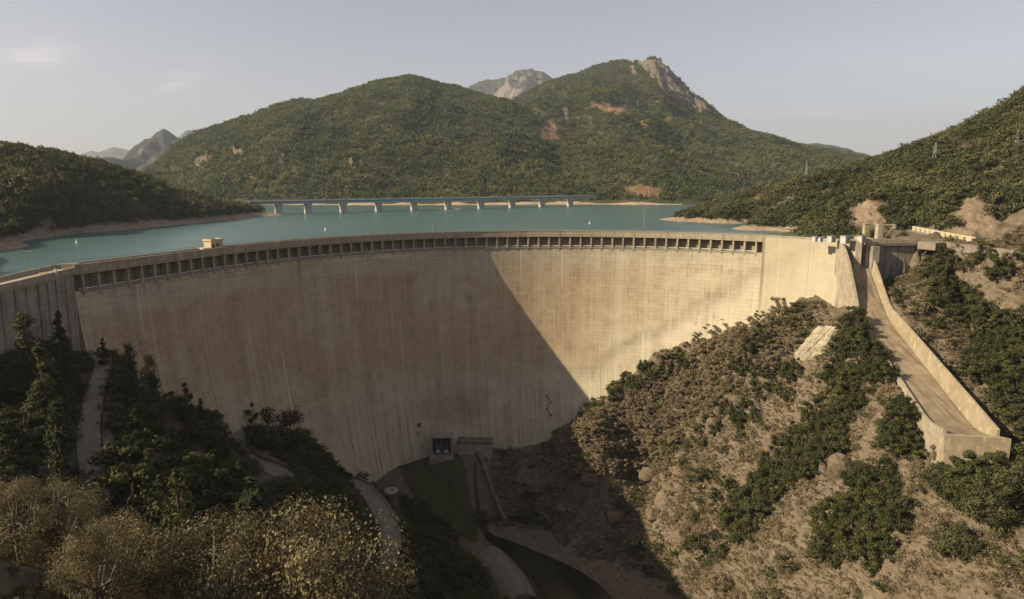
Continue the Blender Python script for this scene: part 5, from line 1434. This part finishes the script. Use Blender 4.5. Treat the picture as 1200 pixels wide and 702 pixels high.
# --- the bank below the camera: the trees one can single out
FG = [('olive_bush', 368, 572, 40, 'big pale golden-leaved bush beside the lowest bend of the access road', 0.9),
      ('olive_bush', 240, 590, 38, 'golden-leaved bush between the dark pine and the biggest pale bush', 0.95),
      ('olive_bush', 62, 553, 42, 'brownish golden bush below the dark pines at the shaded frame edge', 0.95),
      ('olive_bush', 8, 548, 40, 'dusky brown bush cut by the frame edge under the dark pines', 0.95),
      ('olive_bush', 136, 588, 36, 'loose golden bush covering the lower end of the uppermost road stretch', 0.75),
      ('olive_bush', 105, 600, 33, 'small dim bush beside the dry stalks near the viewpoint', 0.7),
      ('broad_pine', 207, 552, 62, 'olive green pine rising behind the golden bush', 0.85),
      ('broad_pine', 184, 512, 92, 'small lopsided pine with sunlit tip right of the uppermost road', 0.7),
      ('pine_tree', 295, 560, 75, 'dark green bushy pine beside the hairpin bend', 1.25),
      ('broad_pine', 88, 562, 50, 'thin olive pine tip poking above the brownish golden bush', 0.55),
      ('pine_tree', 120, 396, 152, 'dark narrow pine at the head of the uppermost road', 1.0),
      ('broad_pine', 149, 402, 140, 'sunlit olive green pine in front of the shaded dam wall', 0.7),
      ('broad_pine', 172, 416, 134, 'second sunlit pine leaning out beside the sunlit olive one', 0.7),
      ('pine_tree', 45, 400, 108, 'tall pine with faintly lit flank above the uppermost road', 0.9),
      ('pine_tree', 62, 470, 88, 'slender olive pine lit along one side above the brown bush', 0.85),
      ('pine_tree', 25, 366, 118, 'tallest dark pine at the shaded end of the dam wing', 1.2),
      ('holm_oak', 250, 470, 205, 'round dark bush hugging the dam foot above the second road', 1.3),
      ('holm_oak', 291, 468, 207, 'round black-green bush right beside the second road bend', 1.0),
      ('riverside_tree', 323, 470, 196, 'large dark leafy tree against the dam foot with pale lit side', 1.1),
      ('riverside_tree', 350, 500, 200, 'dark spreading tree sloping down along the foot of the dam', 1.1),
      ]
for kd, px, py, Y, lab, wd in FG: plant_top(kd, px, py, Y, lab, None, wd)
# dark mixed wood on the shaded bank: pines above, oaks below
def avoid_road(x, y, extra=1.2):
    for ln, hw in ROADL:
        if np.min(np.hypot(ln[:, 0] - x, ln[:, 1] - y)) < hw + extra: return False
    if np.min(np.hypot(CHL[:, 0] - x, CHL[:, 1] - y)) < CHUTE_HW + 2.6: return False
    return True
def blocks_view(P, h, wd, poly_list):
    """does a tree here cover one of these picture areas (roads, walls) that are seen free of trees?"""
    qx, qy = to_px(np.array([[P[0], P[1], P[2] + h * f] for f in (0.15, 0.4, 0.7, 0.97)])); w_ = wd * FPX / max(P[1], 5)
    for poly in poly_list:
        for dx_ in (-w_, -0.5 * w_, 0, 0.5 * w_, w_):
            if in_poly(qx + dx_, qy, poly).any(): return True
    return False
OPEN = [[(103, 428), (122, 430), (130, 470), (131, 530), (138, 590), (122, 592), (118, 560), (103, 540)],
        [(263, 500), (285, 500), (300, 520), (340, 540), (340, 555), (310, 566), (296, 556), (306, 545), (278, 520)],
        [(424, 584), (440, 584), (468, 606), (472, 650), (452, 656), (446, 622)],
        [(448, 572), (468, 572), (468, 592), (448, 592)], [(474, 556), (520, 548), (560, 612), (520, 610)],
        [(560, 625), (600, 640), (700, 676), (600, 676)],
        [(0, 320), (90, 318), (92, 360), (0, 352)], [(95, 395), (110, 395), (105, 428), (90, 420)], [(185, 420), (260, 470), (330, 480), (400, 530), (450, 548), (520, 530), (520, 440), (300, 380), (180, 395)]]
bank = []
tries = 0
while len(bank) < 150 and tries < 6000:
    tries += 1
    x, y = G.uniform(-150, 8), G.uniform(46, 225)
    z = float(gz(x, y))
    if z > 12 or z < -100 or not avoid_road(x, y): continue
    qx, qy = to_px(np.array([x, y, z]))
    if qx < -60 or qx > 560 or qy > 900: continue
    if CX - 8 > x and np.hypot(x - CX, y - CY) > rad(np.arctan2(x - CX, y - CY)) - face_off(np.arctan2(x - CX, y - CY), min(z, -1)) - 3.0: continue
    if y > 205 and x > -55: continue
    if min([math.hypot(x - b[0], y - b[1]) for b in bank] + [99]) < 3.3: continue
    upper = z > -48 and x < -30
    h = G.uniform(7, 12) if upper else G.uniform(3.5, 6.5)
    if y < 60: h *= 0.6
    wd = 2.0 if upper else 2.2
    while h > 2.2 and blocks_view((x, y, z), h, wd, OPEN): h *= 0.75
    if h <= 2.2 or blocks_view((x, y, z), h, wd, OPEN): continue
    bank.append((x, y, h, upper))
for x, y, h, upper in bank:
    qx, qy = to_px(np.array([x, y, float(gz(x, y)) + h]))
    wh = 'behind the uppermost road' if qx < 112 else ('between the uppermost road and the dam wall' if y > 120 and qx < 250 else ('below the hairpin bend' if y > 120 else 'in the dark hollow behind the golden bushes'))
    if upper and G.uniform() < 0.62: plant('pine_tree', x, y, h, 'dark green pine in the crowded shaded wood ' + wh, 'shaded pines ' + wh, 1.1)
    else: plant('holm_oak', x, y, h * 0.8 if upper else h, 'dark rounded oak in the shaded wood ' + wh, 'shaded oaks ' + wh, 1.35)
# willows and bushes by the river
for px, py, Y, h, lab in ((482, 596, 205, 5.0, 'dull grey-green bush right beside the round tank'), (515, 610, 200, 5.5, 'olive bush between the lawn and the river bend'), (545, 622, 195, 6.5, 'large brownish willow at the river bend'),
                          (500, 635, 185, 6.0, 'dark willow above the gravel bar'), (530, 650, 178, 6.0, 'dark bush overhanging the gravel bar'), (565, 640, 188, 4.5, 'low dusky bush at the waterline beside the gravel bar'),
                          (478, 650, 170, 6.0, 'dark leafy tree below the lowest road bend'), (505, 672, 160, 6.5, 'dark broad tree at the lower frame edge below the road'), (545, 676, 165, 5.5, 'dark bush at the lower frame edge beside the gravel'),
                          (395, 548, 212, 5.0, 'dark bush on the ledge behind the pale golden bush'), (425, 566, 214, 4.5, 'dark bush at the upper end of the lowest road bend'), (372, 533, 214, 5.5, 'dark tree crowding the dam foot above the tank'), (400, 560, 205, 4.5, 'low dark shrub beside the rusty earth bank')):
    p = at_y(px, py, Y); plant('riverside_tree', p[0], p[1], h, lab, None, 1.1)
# dry stalks and earth at the lower corner
_sp = hit(92, 672, 8)[0]
t = thing('dry_stalks', 'tall bare dry stalks sticking up beside the dim bushes near the viewpoint', 'plant', tuple(_sp))
g2 = np.random.default_rng(5)
for j in range(7):
    k = MB(); a_ = g2.uniform(-.35, .35); L_ = g2.uniform(1.2, 2.6); k.tube([(g2.normal(0, .15), g2.normal(0, .15), -0.8), (a_ * L_ * .4, 0, L_ * .5), (a_ * L_, 0.1, L_)], [0.02, 0.014, 0.006], 4); k.build('stalk', BARKP, t)

# --- the sunlit slope
DRYZ = [(655, 545), (650, 500), (690, 462), (740, 440), (790, 418), (830, 398), (880, 378), (915, 352), (950, 380), (935, 415), (900, 430), (870, 470), (820, 490), (790, 530), (740, 560), (700, 575)]
GREENZ = [([(640, 505), (690, 468), (745, 442), (800, 420), (815, 428), (760, 460), (700, 492), (665, 515)], 26, 'dark green bush on the crest of the slope right under the dam', 4.0),
          ([(985, 392), (1025, 376), (1048, 410), (1052, 440), (1010, 480), (985, 520), (960, 560), (905, 600), (860, 650), (850, 610), (905, 540), (960, 480), (975, 440)], 105, 'dark green oak in the broad band running down the sunlit slope', 4.6),
          ([(960, 620), (1010, 560), (1050, 560), (1060, 640), (1020, 674), (960, 674)], 38, 'green oak in the clump below the sunlit gully', 4.6),
          ([(1040, 500), (1060, 470), (1095, 490), (1100, 540), (1040, 530)], 12, 'green oak standing close below the spillway chute', 4.2),
          ([(1090, 560), (1110, 535), (1180, 560), (1180, 600), (1110, 600)], 24, 'green tree clustered at the foot of the flip bucket', 5.2),
          ([(845, 470), (925, 425), (940, 440), (870, 500), (815, 545), (800, 530)], 22, 'olive green bush in the narrow gully below the dry thicket', 3.4),
          ([(1082, 325), (1130, 302), (1200, 312), (1200, 420), (1160, 430), (1100, 360)], 52, 'green oak on the steep slope behind the spillway chute', 4.4),
          ([(1140, 430), (1200, 420), (1200, 530), (1175, 500)], 24, 'green oak low on the slope behind the flip bucket', 4.6),
          ([(890, 445), (930, 430), (940, 470), (900, 490)], 8, 'olive green bush among rocks in the middle of the sunlit slope', 3.6),
          ([(800, 575), (850, 560), (860, 660), (810, 660)], 9, 'scattered green bush on the lower sunlit rock slope', 3.4),
          ([(840, 420), (930, 375), (940, 400), (870, 450)], 16, 'green bush between brown trees near the dam wing', 4.0)]
def scatter_px(poly, n, mind, t0=60):
    xs, ys = zip(*poly); out = []; tr = 0
    while len(out) < n and tr < 60:
        tr += 1
        q = np.stack([G.uniform(min(xs), max(xs), 60), G.uniform(min(ys), max(ys), 60)], 1)
        q = q[in_poly(q[:, 0], q[:, 1], poly)]
        if not len(q): continue
        h_ = hit(q[:, 0], q[:, 1], t0, step=0.01)
        for a in h_:
            if np.isnan(a).any() or len(out) >= n: continue
            if min([math.hypot(a[0] - b[0], a[1] - b[1]) for b in out] + [99]) < mind: continue
            if not avoid_road(a[0], a[1], 0.5): continue
            out.append(a)
    return out
def lab_of(lab, a):
    if 'broad band' not in lab: return lab
    qx, qy = to_px(a)
    return lab.replace('the broad band running down the sunlit slope', 'the upper end of the green band below the chute head' if qy < 445 else ('the narrow middle of the green band on the sunlit slope' if qy < 530 else 'the wide lower end of the green band near the shadow'))
for poly, n, lab, h in GREENZ:
    for a in scatter_px(poly, n, 1.9): plant('evergreen_bush' if ' bush ' in lab else 'holm_oak', a[0], a[1], h * G.uniform(0.85, 1.75), lab_of(lab, a), lab_of(lab, a).replace(' oak ', ' oaks ').replace(' bush ', ' bushes ').replace(' tree ', ' trees '), G.uniform(0.95, 1.35))
dry = scatter_px(DRYZ, 285, 1.7)
for a in dry:
    qx, qy = to_px(a); h = G.uniform(2.6, 5.4)
    dd_ = rad(np.arctan2(a[0] - CX, a[1] - CY)) - math.hypot(a[0] - CX, a[1] - CY)
    wh = 'along the foot of the sunlit dam' if dd_ < 22 else ('at the shadowed lower end of the dry thicket' if qx < 705 else ('on the lower fringe of the dry thicket above bare rock' if qy > 492 else ('high in the dry thicket toward the dam wing' if qx > 830 else 'in the dense middle of the dry thicket')))
    sz = 'taller' if h > 4.0 else 'low'
    plant('dry_tree', a[0], a[1], h, sz + ' brown withered tree ' + wh, sz + ' withered trees ' + wh, G.uniform(1.25, 1.8))
for px, py, Y, kd, h, lab in ((912, 372, 226, 'dry_tree', 8.0, 'tall brown conical tree standing before the bright dam wing'), (868, 398, 232, 'dry_tree', 6.0, 'brown broad tree at the top of the dry thicket'),
                              (801, 425, 238, 'holm_oak', 4.5, 'round dark bush alone at the dry thicket edge'), (943, 376, 224, 'dry_tree', 4.5, 'greyish brown bush before the pale apron slabs'),
                              (1095, 552, 150, 'dry_tree', 6.0, 'sparse grey-green tree in front of the chute wall'), (900, 412, 230, 'holm_oak', 5.0, 'dark green bush below the tall brown conical tree')):
    p = hit(px, py, 60)[0]; plant(kd, p[0], p[1], h, lab, None, 1.1)
plant_top('olive_tree', 1165, 562, 130, 'large olive green tree filling the lower sunlit corner', None, 1.2, 3, 22)
plant_top('olive_tree', 1208, 538, 132, 'olive green tree cut by the frame edge at the sunlit corner', None, 1.1, 3, 22)
plant_top('olive_tree', 1122, 606, 128, 'lower olive tree beside the large one in the sunlit corner', None, 1.1, 3, 22)
open('/tmp/count.txt', 'w').write(str(COUNT)) if False else None
print('trees', COUNT)

# --- masses: forests and scrub as stuff
def low_oak(g, leaf, n=34, flat=0.9):
    cl = np.array([(g.normal(0, .38), g.normal(0, .38), g.uniform(.3, .85), g.uniform(.25, .4)) for i in range(7)])
    P, N = clump_leaves(cl, n // 7 + 1, g, 3, 0.3, 0.9)
    return leaf_mesh('crown', P, N, g.uniform(0.12, 0.22, len(P)), leaf, g, 0.7)
def fine_oak(g, leaf, m=9, per=20):
    cl = np.array([(g.normal(0, .30), g.normal(0, .30), g.uniform(.15, .8), g.uniform(.2, .36)) for i in range(m)])
    P, N = clump_leaves(cl, per, g, 2.4, 0.3, 0.75)
    tint = np.clip(np.repeat(g.uniform(0.1, 0.9, m), per) + g.normal(0, 0.2, m * per), 0, 1)
    return leaf_mesh('crown', P, N, g.uniform(0.05, 0.115, len(P)), leaf, g, 0.65, tint)
def low_pine(g, leaf, n=44):
    z = g.uniform(0.06, 1.0, n) ** 0.8; r = 0.30 * (1.04 - z) ** 0.8 * g.uniform(0.6, 1.05, n); th = g.uniform(0, 6.283, n)
    P = np.stack([r * np.cos(th), r * np.sin(th), z], 1); N = np.stack([np.cos(th), np.sin(th), np.full(n, 0.7)], 1) + g.normal(0, .3, (n, 3))
    return leaf_mesh('crown', P, N, 0.14 * (1.15 - z * .8), leaf, g, 0.6)
def grass_tuft(g, leaf, n=30):
    th = g.uniform(0, 6.283, n); P = np.stack([g.normal(0, .35, n), g.normal(0, .35, n), g.uniform(.1, .4, n)], 1)
    N = np.stack([np.cos(th), np.sin(th), np.full(n, .35)], 1)
    return leaf_mesh('crown', P, N, g.uniform(.08, .24, n), leaf, g, 0.5)
def instancer(name, pts, scale, meshes, label, cat):
    """one object that scatters copies of a few small meshes over its points"""
    pts = np.asarray(pts, float); n = len(pts)
    me = bpy.data.meshes.new(name); me.vertices.add(n); me.vertices.foreach_set('co', pts.astype(np.float32).ravel()); me.update()
    for nm, typ, arr in (('sc', 'FLOAT_VECTOR', np.asarray(scale, np.float32)), ('rz', 'FLOAT', G.uniform(0, 6.283, n).astype(np.float32)), ('pi', 'INT', G.integers(0, len(meshes), n).astype(np.int32))):
        a = me.attributes.new(nm, typ, 'POINT'); a.data.foreach_set('vector' if typ == 'FLOAT_VECTOR' else 'value', arr.ravel())
    o = link(name, me)
    ng = bpy.data.node_groups.new(name, 'GeometryNodeTree')
    ng.interface.new_socket('Geometry', in_out='INPUT', socket_type='NodeSocketGeometry'); ng.interface.new_socket('Geometry', in_out='OUTPUT', socket_type='NodeSocketGeometry')
    N_, L_ = ng.nodes, ng.links
    gi, go = N_.new('NodeGroupInput'), N_.new('NodeGroupOutput')
    jn = N_.new('GeometryNodeJoinGeometry')
    for m_ in reversed(meshes):
        po = bpy.data.objects.new('leaf_clump', m_)
        oi = N_.new('GeometryNodeObjectInfo'); oi.inputs['Object'].default_value = po; oi.inputs['As Instance'].default_value = False
        g2i = N_.new('GeometryNodeGeometryToInstance'); L_.new(oi.outputs['Geometry'], g2i.inputs[0]); L_.new(g2i.outputs[0], jn.inputs[0])
    ip = N_.new('GeometryNodeInstanceOnPoints'); ip.inputs['Pick Instance'].default_value = True
    L_.new(gi.outputs[0], ip.inputs['Points']); L_.new(jn.outputs[0], ip.inputs['Instance'])
    def na(nm, dt):
        q = N_.new('GeometryNodeInputNamedAttribute'); q.data_type = dt; q.inputs['Name'].default_value = nm
        return q.outputs[0]
    L_.new(na('pi', 'INT'), ip.inputs['Instance Index'])
    cx = N_.new('ShaderNodeCombineXYZ'); L_.new(na('rz', 'FLOAT'), cx.inputs[2])
    er = N_.new('FunctionNodeEulerToRotation'); L_.new(cx.outputs[0], er.inputs[0]); L_.new(er.outputs[0], ip.inputs['Rotation'])
    L_.new(na('sc', 'FLOAT_VECTOR'), ip.inputs['Scale']); L_.new(ip.outputs[0], go.inputs[0])
    md = o.modifiers.new('scatter', 'NODES'); md.node_group = ng
    return stuff(o, label, cat)
FOAK = [low_oak(G, L_FOREST) for i in range(4)]
FPINE = [low_pine(G, L_FOREST) for i in range(4)]
FDRY = [fine_oak(G, L_DRY) for i in range(4)]
FINE = [fine_oak(G, L_SCRUB, 8 + i % 3) for i in range(6)]
FGRASS = [grass_tuft(G, L_GRASS) for i in range(4)]
def sheet_points(P, nt, n, extra=4):
    """random points on the front of a mountain sheet, evenly per area"""
    q = P[:nt + extra]; a, b, c, d = q[:-1, :-1], q[:-1, 1:], q[1:, 1:], q[1:, :-1]
    ar = (np.linalg.norm(np.cross(b - a, d - a), axis=-1)).ravel(); ar /= ar.sum()
    i = G.choice(len(ar), n, p=ar); u, v = G.uniform(0, 1, (n, 1)), G.uniform(0, 1, (n, 1))
    A, B, Cc, D = (z.reshape(-1, 3)[i] for z in (a, b, c, d))
    return (A * (1 - u) + B * u) * (1 - v) + (D * (1 - u) + Cc * u) * v
def wooded(P, nt, n, name, label, hmin, hmax):
    p = sheet_points(P, nt, n)
    qx, qy = to_px(p)
    keep = (bare_mask(p) < 0.3) & (p[:, 2] > -1.5) & (qx > -20) & (qx < 1220)
    thin = fbm(p[:, 0] / 90, p[:, 1] / 90, 3, 41) + 0.5 * G.normal(size=len(p))
    keep &= thin > -0.95
    p = p[keep]; h = G.uniform(hmin, hmax, len(p)); wd = h * G.uniform(0.85, 1.25, len(p))
    instancer(name, p - np.array([0, 0, 0.4]), np.stack([wd, wd, h], 1), FPINE + FOAK, label, 'forest')
wooded(P_HUMP, 130, 34000, 'forest', 'dense green pine forest covering the rounded hill beyond the bridge', 3.2, 8.5)
wooded(P_PEAK, 190, 62000, 'forest', 'green forest covering the high mountain with the rocky summit', 3.4, 9.0)
def ground_scatter(n, region, dens, r0=60, r1=640):
    """even points over part of the built ground; region(x, y, z, px, py) -> mask, dens the same -> probability"""
    az = G.uniform(R(-42), R(40), n); r = np.sqrt(G.uniform(r0 ** 2, r1 ** 2, n))
    x, y = np.sin(az) * r, np.cos(az) * r; z = gz(x, y); qx, qy = to_px(np.stack([x, y, z], 1))
    m = region(x, y, z, qx, qy) & (G.uniform(0, 1, n) < dens(x, y, z, qx, qy)) & (qx > -80) & (qx < 1280)
    return np.stack([x, y, z], 1)[m]
def sdist(x, y):
    i, d = near(_fine, x, y)
    return (x - _fine[i, 0]) * _fnor[i, 0] + (y - _fine[i, 1]) * _fnor[i, 1]
one = lambda *a: 1.0
p = ground_scatter(110000, lambda x, y, z, qx, qy: (x < -60) & (y > 190) & (z > -3.2) & (sdist(x, y) > 10), lambda x, y, z, qx, qy: 0.34 + 0.9 * sstep(-3, 2, z) * (fbm(x / 30, y / 30, 3, 61) > -0.55))
bare_l = in_poly(*to_px(p), [(186, 210), (240, 215), (274, 230), (268, 246), (215, 242), (184, 230)])
p = p[~bare_l | (G.uniform(size=len(p)) < .12)]; p = p[:12000]
h = G.uniform(3.0, 7.5, len(p)); wd = h * G.uniform(.75, 1.2, len(p))
instancer('forest', p - np.array([0, 0, 0.3]), np.stack([wd, wd, h], 1), FPINE[:2] + FINE, 'dark pine and oak wood covering the near hill on the lakeshore', 'forest')
def rh(x, y, z, qx, qy): return (x > 90) & (y > 225) & (z > -4.4) & ((sdist(x, y) > 6)) & ~in_poly(qx, qy, [(1104, 282), (1118, 255), (1132, 234), (1140, 228), (1152, 236), (1164, 252), (1182, 272), (1182, 290)]) & ~in_poly(qx, qy, [(985, 276), (1006, 238), (1020, 234), (1042, 262), (1050, 276)]) & ~in_poly(qx, qy, [(1060, 263), (1080, 266), (1150, 276), (1150, 294), (1125, 304), (1020, 304), (1020, 280), (1060, 280)])
p = ground_scatter(120000, rh, lambda x, y, z, qx, qy: 0.85 * sstep(-4.6, -2.4, z) * (fbm(x / 22, y / 22, 3, 66) > -0.42) + 0.06)[:13000]
h = 1.6 + 4.6 * G.uniform(0, 1, len(p)) ** 1.6; wd = h * G.uniform(1.0, 1.5, len(p))
instancer('forest', p - np.array([0, 0, 0.3]), np.stack([wd, wd, h], 1), FINE, 'oak scrub covering the hillside above the spillway', 'scrub')
def rs(x, y, z, qx, qy): return (x > -8) & (y > 70) & (z > -102.8) & ((x > 12) | (y < 258)) & (sdist(x, y) < -3) & (np.hypot(x - CX, y - CY) < rad(np.arctan2(x - CX, y - CY)) - face_off(np.arctan2(x - CX, y - CY), np.minimum(z, -1)) - 1.5)
def clear_of_chute(p):
    i, d = near(CHL[:, :2], p[:, 0], p[:, 1]); return p[d > CHUTE_HW + 2.2]
p = clear_of_chute(ground_scatter(900000, lambda *a: rs(*a) | ((a[0] > 115) & (a[1] > 100) & (a[1] < 235) & (sdist(a[0], a[1]) < -4)), lambda x, y, z, qx, qy: np.clip(0.55 + 0.8 * fbm(x / 12, y / 12, 3, 71), 0, 1) * 0.9))[:42000]
s_ = G.uniform(0.5, 1.15, len(p)); instancer('dry_grass', p, np.stack([s_, s_, s_ * .9], 1), FGRASS, 'tufts of dry grass and low thyme covering the sunlit rocky slope', 'grass')
p = clear_of_chute(ground_scatter(300000, lambda *a: rs(*a) & in_poly(a[3], a[4], DRYZ), lambda x, y, z, qx, qy: 0.30))[:2200]
h = G.uniform(1.2, 2.8, len(p)); wd = h * G.uniform(1.0, 1.5, len(p)); instancer('dry_scrub', p - np.array([0, 0, .2]), np.stack([wd, wd, h], 1), FDRY, 'brown withered scrub filling the thicket below the dam', 'scrub')
p = clear_of_chute(ground_scatter(300000, lambda *a: rs(*a) | ((a[0] > 115) & (a[1] > 100) & (a[1] < 235) & (sdist(a[0], a[1]) < -4)), lambda x, y, z, qx, qy: 0.30 * np.clip(0.3 + 1.4 * fbm(x / 16, y / 16, 3, 74), 0, 1)))[:6500]
h = 0.7 + 2.6 * G.uniform(0, 1, len(p)) ** 2; wd = h * G.uniform(1.1, 1.6, len(p)); instancer('scrub', p - np.array([0, 0, .15]), np.stack([wd, wd, h], 1), FINE + FDRY[:2], 'low green and brown scrub dotted over the sunlit slope', 'scrub')
p = clear_of_chute(ground_scatter(500000, lambda *a: rs(*a) | ((a[0] > 115) & (a[1] > 100) & (a[1] < 235) & (sdist(a[0], a[1]) < -4)), lambda x, y, z, qx, qy: 0.5 * np.clip(0.45 + 1.2 * fbm(x / 9, y / 9, 3, 79), 0, 1)))[:10000]
h = G.uniform(0.5, 1.6, len(p)); wd = h * G.uniform(1.3, 2.2, len(p)); instancer('heath', p - np.array([0, 0, .1]), np.stack([wd, wd, h], 1), FDRY, 'low brown heath and withered shrubs over the open sunlit slope', 'heath')
p = ground_scatter(2600, lambda x, y, z, qx, qy: (x < 10) & (qx < 420), lambda x, y, z, qx, qy: 0.75 + 0 * x, 12, 45)
s_ = G.uniform(0.35, 0.9, len(p)); instancer('dry_grass', p, np.stack([s_, s_, s_], 1), FGRASS, 'dry grass tufts on the dark earth right below the viewpoint', 'grass')
# undergrowth of the shaded bank
def bk_(x, y, z, qx, qy): return (x < 14) & (x > -160) & (y > 16) & (y < 235) & (z > -102) & (sdist(x, y) < -4) & (np.hypot(x - CX, y - CY) < rad(np.arctan2(x - CX, y - CY)) - face_off(np.arctan2(x - CX, y - CY), np.minimum(z, -1)) - 1.0)
p = ground_scatter(60000, bk_, lambda x, y, z, qx, qy: 0.8 * np.clip(0.75 + 0.8 * fbm(x / 12, y / 12, 3, 76), 0, 1), 60, 245)
p = np.concatenate([p, ground_scatter(1500, bk_, lambda x, y, z, qx, qy: 0.8 + 0 * x, 20, 60)])
for ln, hw in ROADL:
    i, d = near(ln[:, :2], p[:, 0], p[:, 1]); p = p[d > hw + 1.0]
lw_ = in_poly(p[:, 0], p[:, 1], LAWN); p = p[~lw_]
qx, qy = to_px(p + np.array([0, 0, 1.2]))
op = np.zeros(len(p), bool)
for poly in OPEN[:6]: op |= in_poly(qx, qy, poly)
p = p[~op]
h = G.uniform(0.8, 2.4, len(p)); wd = h * G.uniform(1.1, 1.7, len(p)); instancer('undergrowth', p - np.array([0, 0, .15]), np.stack([wd, wd, h], 1), FINE, 'dark bushes and undergrowth filling the shaded bank between the trees', 'undergrowth')
GLW = [grass_tuft(G, mat_leaf('lawn_blades', (0.034, 0.042, 0.016), (0.07, 0.074, 0.03), (0.10, 0.088, 0.04)), 12) for i in range(2)]
xs = G.uniform(-50, -2, 9000); ys = G.uniform(214, 274, 9000); kp = in_poly(xs, ys, LAWN)
p = np.stack([xs, ys, gz(xs, ys)], 1)[kp]; s_ = G.uniform(.3, .6, len(p)); instancer('grass', p, np.stack([s_, s_, s_ * .6], 1), GLW, 'rough green lawn at the foot of the dam', 'grass')

# --- rock outcrops on the sunlit slope and along the river
ROCK = NT('outcrop_rock', 0.95); p_ = ROCK.pos(); n_ = ROCK.noise(ROCK.mapping(p_, (1, 1, 2.4), rot=(.4, .2, 0)), 0.7, 7, 0.7); v_ = ROCK.voronoi(ROCK.mapping(p_, (.7, .7, 1.3), rot=(.3, .5, 0)), 1.0, 'DISTANCE_TO_EDGE')
c_ = ROCK.mix(ROCK.rng(n_, .33, .68), (0.11, 0.083, 0.058), (0.24, 0.185, 0.13)); c_ = ROCK.mix(ROCK.rng(v_, 0, .07, .6, 0), c_, (0.08, 0.06, 0.045)); ROCK.color(c_); ROCK.bump(n_, 0.8, 0.4); ROCK = ROCK.m
def rock_mesh(seed):
    import bmesh
    bm = bmesh.new(); bmesh.ops.create_icosphere(bm, subdivisions=3, radius=1.0)
    V = np.array([v.co[:] for v in bm.verts]); g = np.random.default_rng(seed)
    for j in range(9):                       # planar facets
        n = unit(g.normal(size=3)); d = g.uniform(0.5, 0.85); s = V @ n; V = V - np.outer(np.maximum(s - d, 0), n)
    V = V * (1 + 0.10 * fbm(V[:, 0] * 1.6 + V[:, 2] * 2.3, V[:, 1] * 1.6 - V[:, 2] * 1.7, 4, seed))[:, None]
    for v, c in zip(bm.verts, V): v.co = c
    me = bpy.data.meshes.new('rock_outcrop'); bm.to_mesh(me); bm.free(); me.materials.append(ROCK); return me
RM = [rock_mesh(i) for i in range(6)]
def rock(px, py, w_, h_, lab, grp=None, t0=60):
    a = hit(px, py, t0)[0]
    if np.isnan(a).any(): return
    o = link('rock_outcrop', RM[int(G.integers(6))], None, (a[0], a[1], a[2] - 0.25 * h_), (G.uniform(-.25, .25), G.uniform(-.25, .25), G.uniform(0, 6.28))); o.scale = (w_ / 2, w_ / 2 * G.uniform(.7, 1), h_)
    tag(o, lab, 'rock', grp)
for px, py, w_, h_, lab in ((985, 555, 8, 7, 'tall fissured rock knob in the middle of the dark green oak band'), (860, 470, 9, 4.5, 'jutting pale rock ledge at the lower edge of the dry thicket'), (835, 500, 7, 4.5, 'steep pale rock rib descending under the dry thicket'),
                            (760, 555, 10, 3.5, 'broad tan rock slab above the shadow edge'), (905, 520, 11, 4, 'rounded brown rock shoulder beside the oak band'), (770, 600, 8, 4.5, 'cracked rock face half in shadow above the river'), (1000, 430, 6, 3, 'reddish rock beside the head of the oak band'),
                            (1165, 330, 6, 4, 'grey rock among oaks behind the chute'), (690, 560, 8, 3, 'low tan rock above the shaded channel'), (1180, 470, 7, 3, 'brown rock mound behind the chute end'),
                            (720, 610, 7, 3, 'shaded rock block close above the river'), (660, 600, 6, 2, 'flat shaded rock at the river edge'), (880, 570, 7, 3.5, 'brown rock hump below the rounded shoulder'), (800, 630, 8, 4, 'dark rock face at the lower edge of the sunlit slope')):
    rock(px, py, w_, h_, lab)
n = 0
for a in scatter_px([(575, 600), (640, 640), (760, 672), (800, 660), (700, 600), (640, 560), (590, 570)], 40, 1.6):
    o = link('boulder', RM[n % 6], None, (a[0], a[1], a[2] - .1), (0, 0, G.uniform(0, 6))); s_ = G.uniform(.4, 1.3); o.scale = (s_, s_ * .8, s_ * .7); n += 1
    tag(o, 'grey boulder lying on the shaded bank above the river', 'boulder', 'boulders above the river')

rx = G.uniform(-18, 60, 6000); ry = G.uniform(150, 250, 6000); rz_ = gz(rx, ry)
kp = (rz_ < -96) & (rz_ > -105) & ~in_poly(rx, ry, LAWN) & (G.uniform(size=6000) < 0.75) & ~((rx < -9) & (ry < 228))
p = np.stack([rx, ry, rz_ - .08], 1)[kp][:1600]; s_ = 0.15 + 0.75 * G.uniform(0, 1, len(p)) ** 3
instancer('river_stones', p, np.stack([s_, s_ * .8, s_ * .6], 1), RM[:4], 'grey stones strewn over the shaded river bed and banks', 'stones')

# ------------------------------------------------------------------ evening haze
k = MB(); k.box((0, 0, 405), (20400, 20400, 1060)); hz = k.mesh('haze', None)
hm = bpy.data.materials.new('haze'); hm.use_nodes = True; hn = hm.node_tree; hn.nodes.clear()
pv = hn.nodes.new('ShaderNodeVolumePrincipled'); pv.inputs['Density'].default_value = 8e-5; pv.inputs['Color'].default_value = (0.70, 0.78, 0.92, 1); pv.inputs['Anisotropy'].default_value = 0.2
ho = hn.nodes.new('ShaderNodeOutputMaterial'); hn.links.new(pv.outputs[0], ho.inputs['Volume'])
hz.materials.append(hm); o = link('haze', hz); stuff(o)
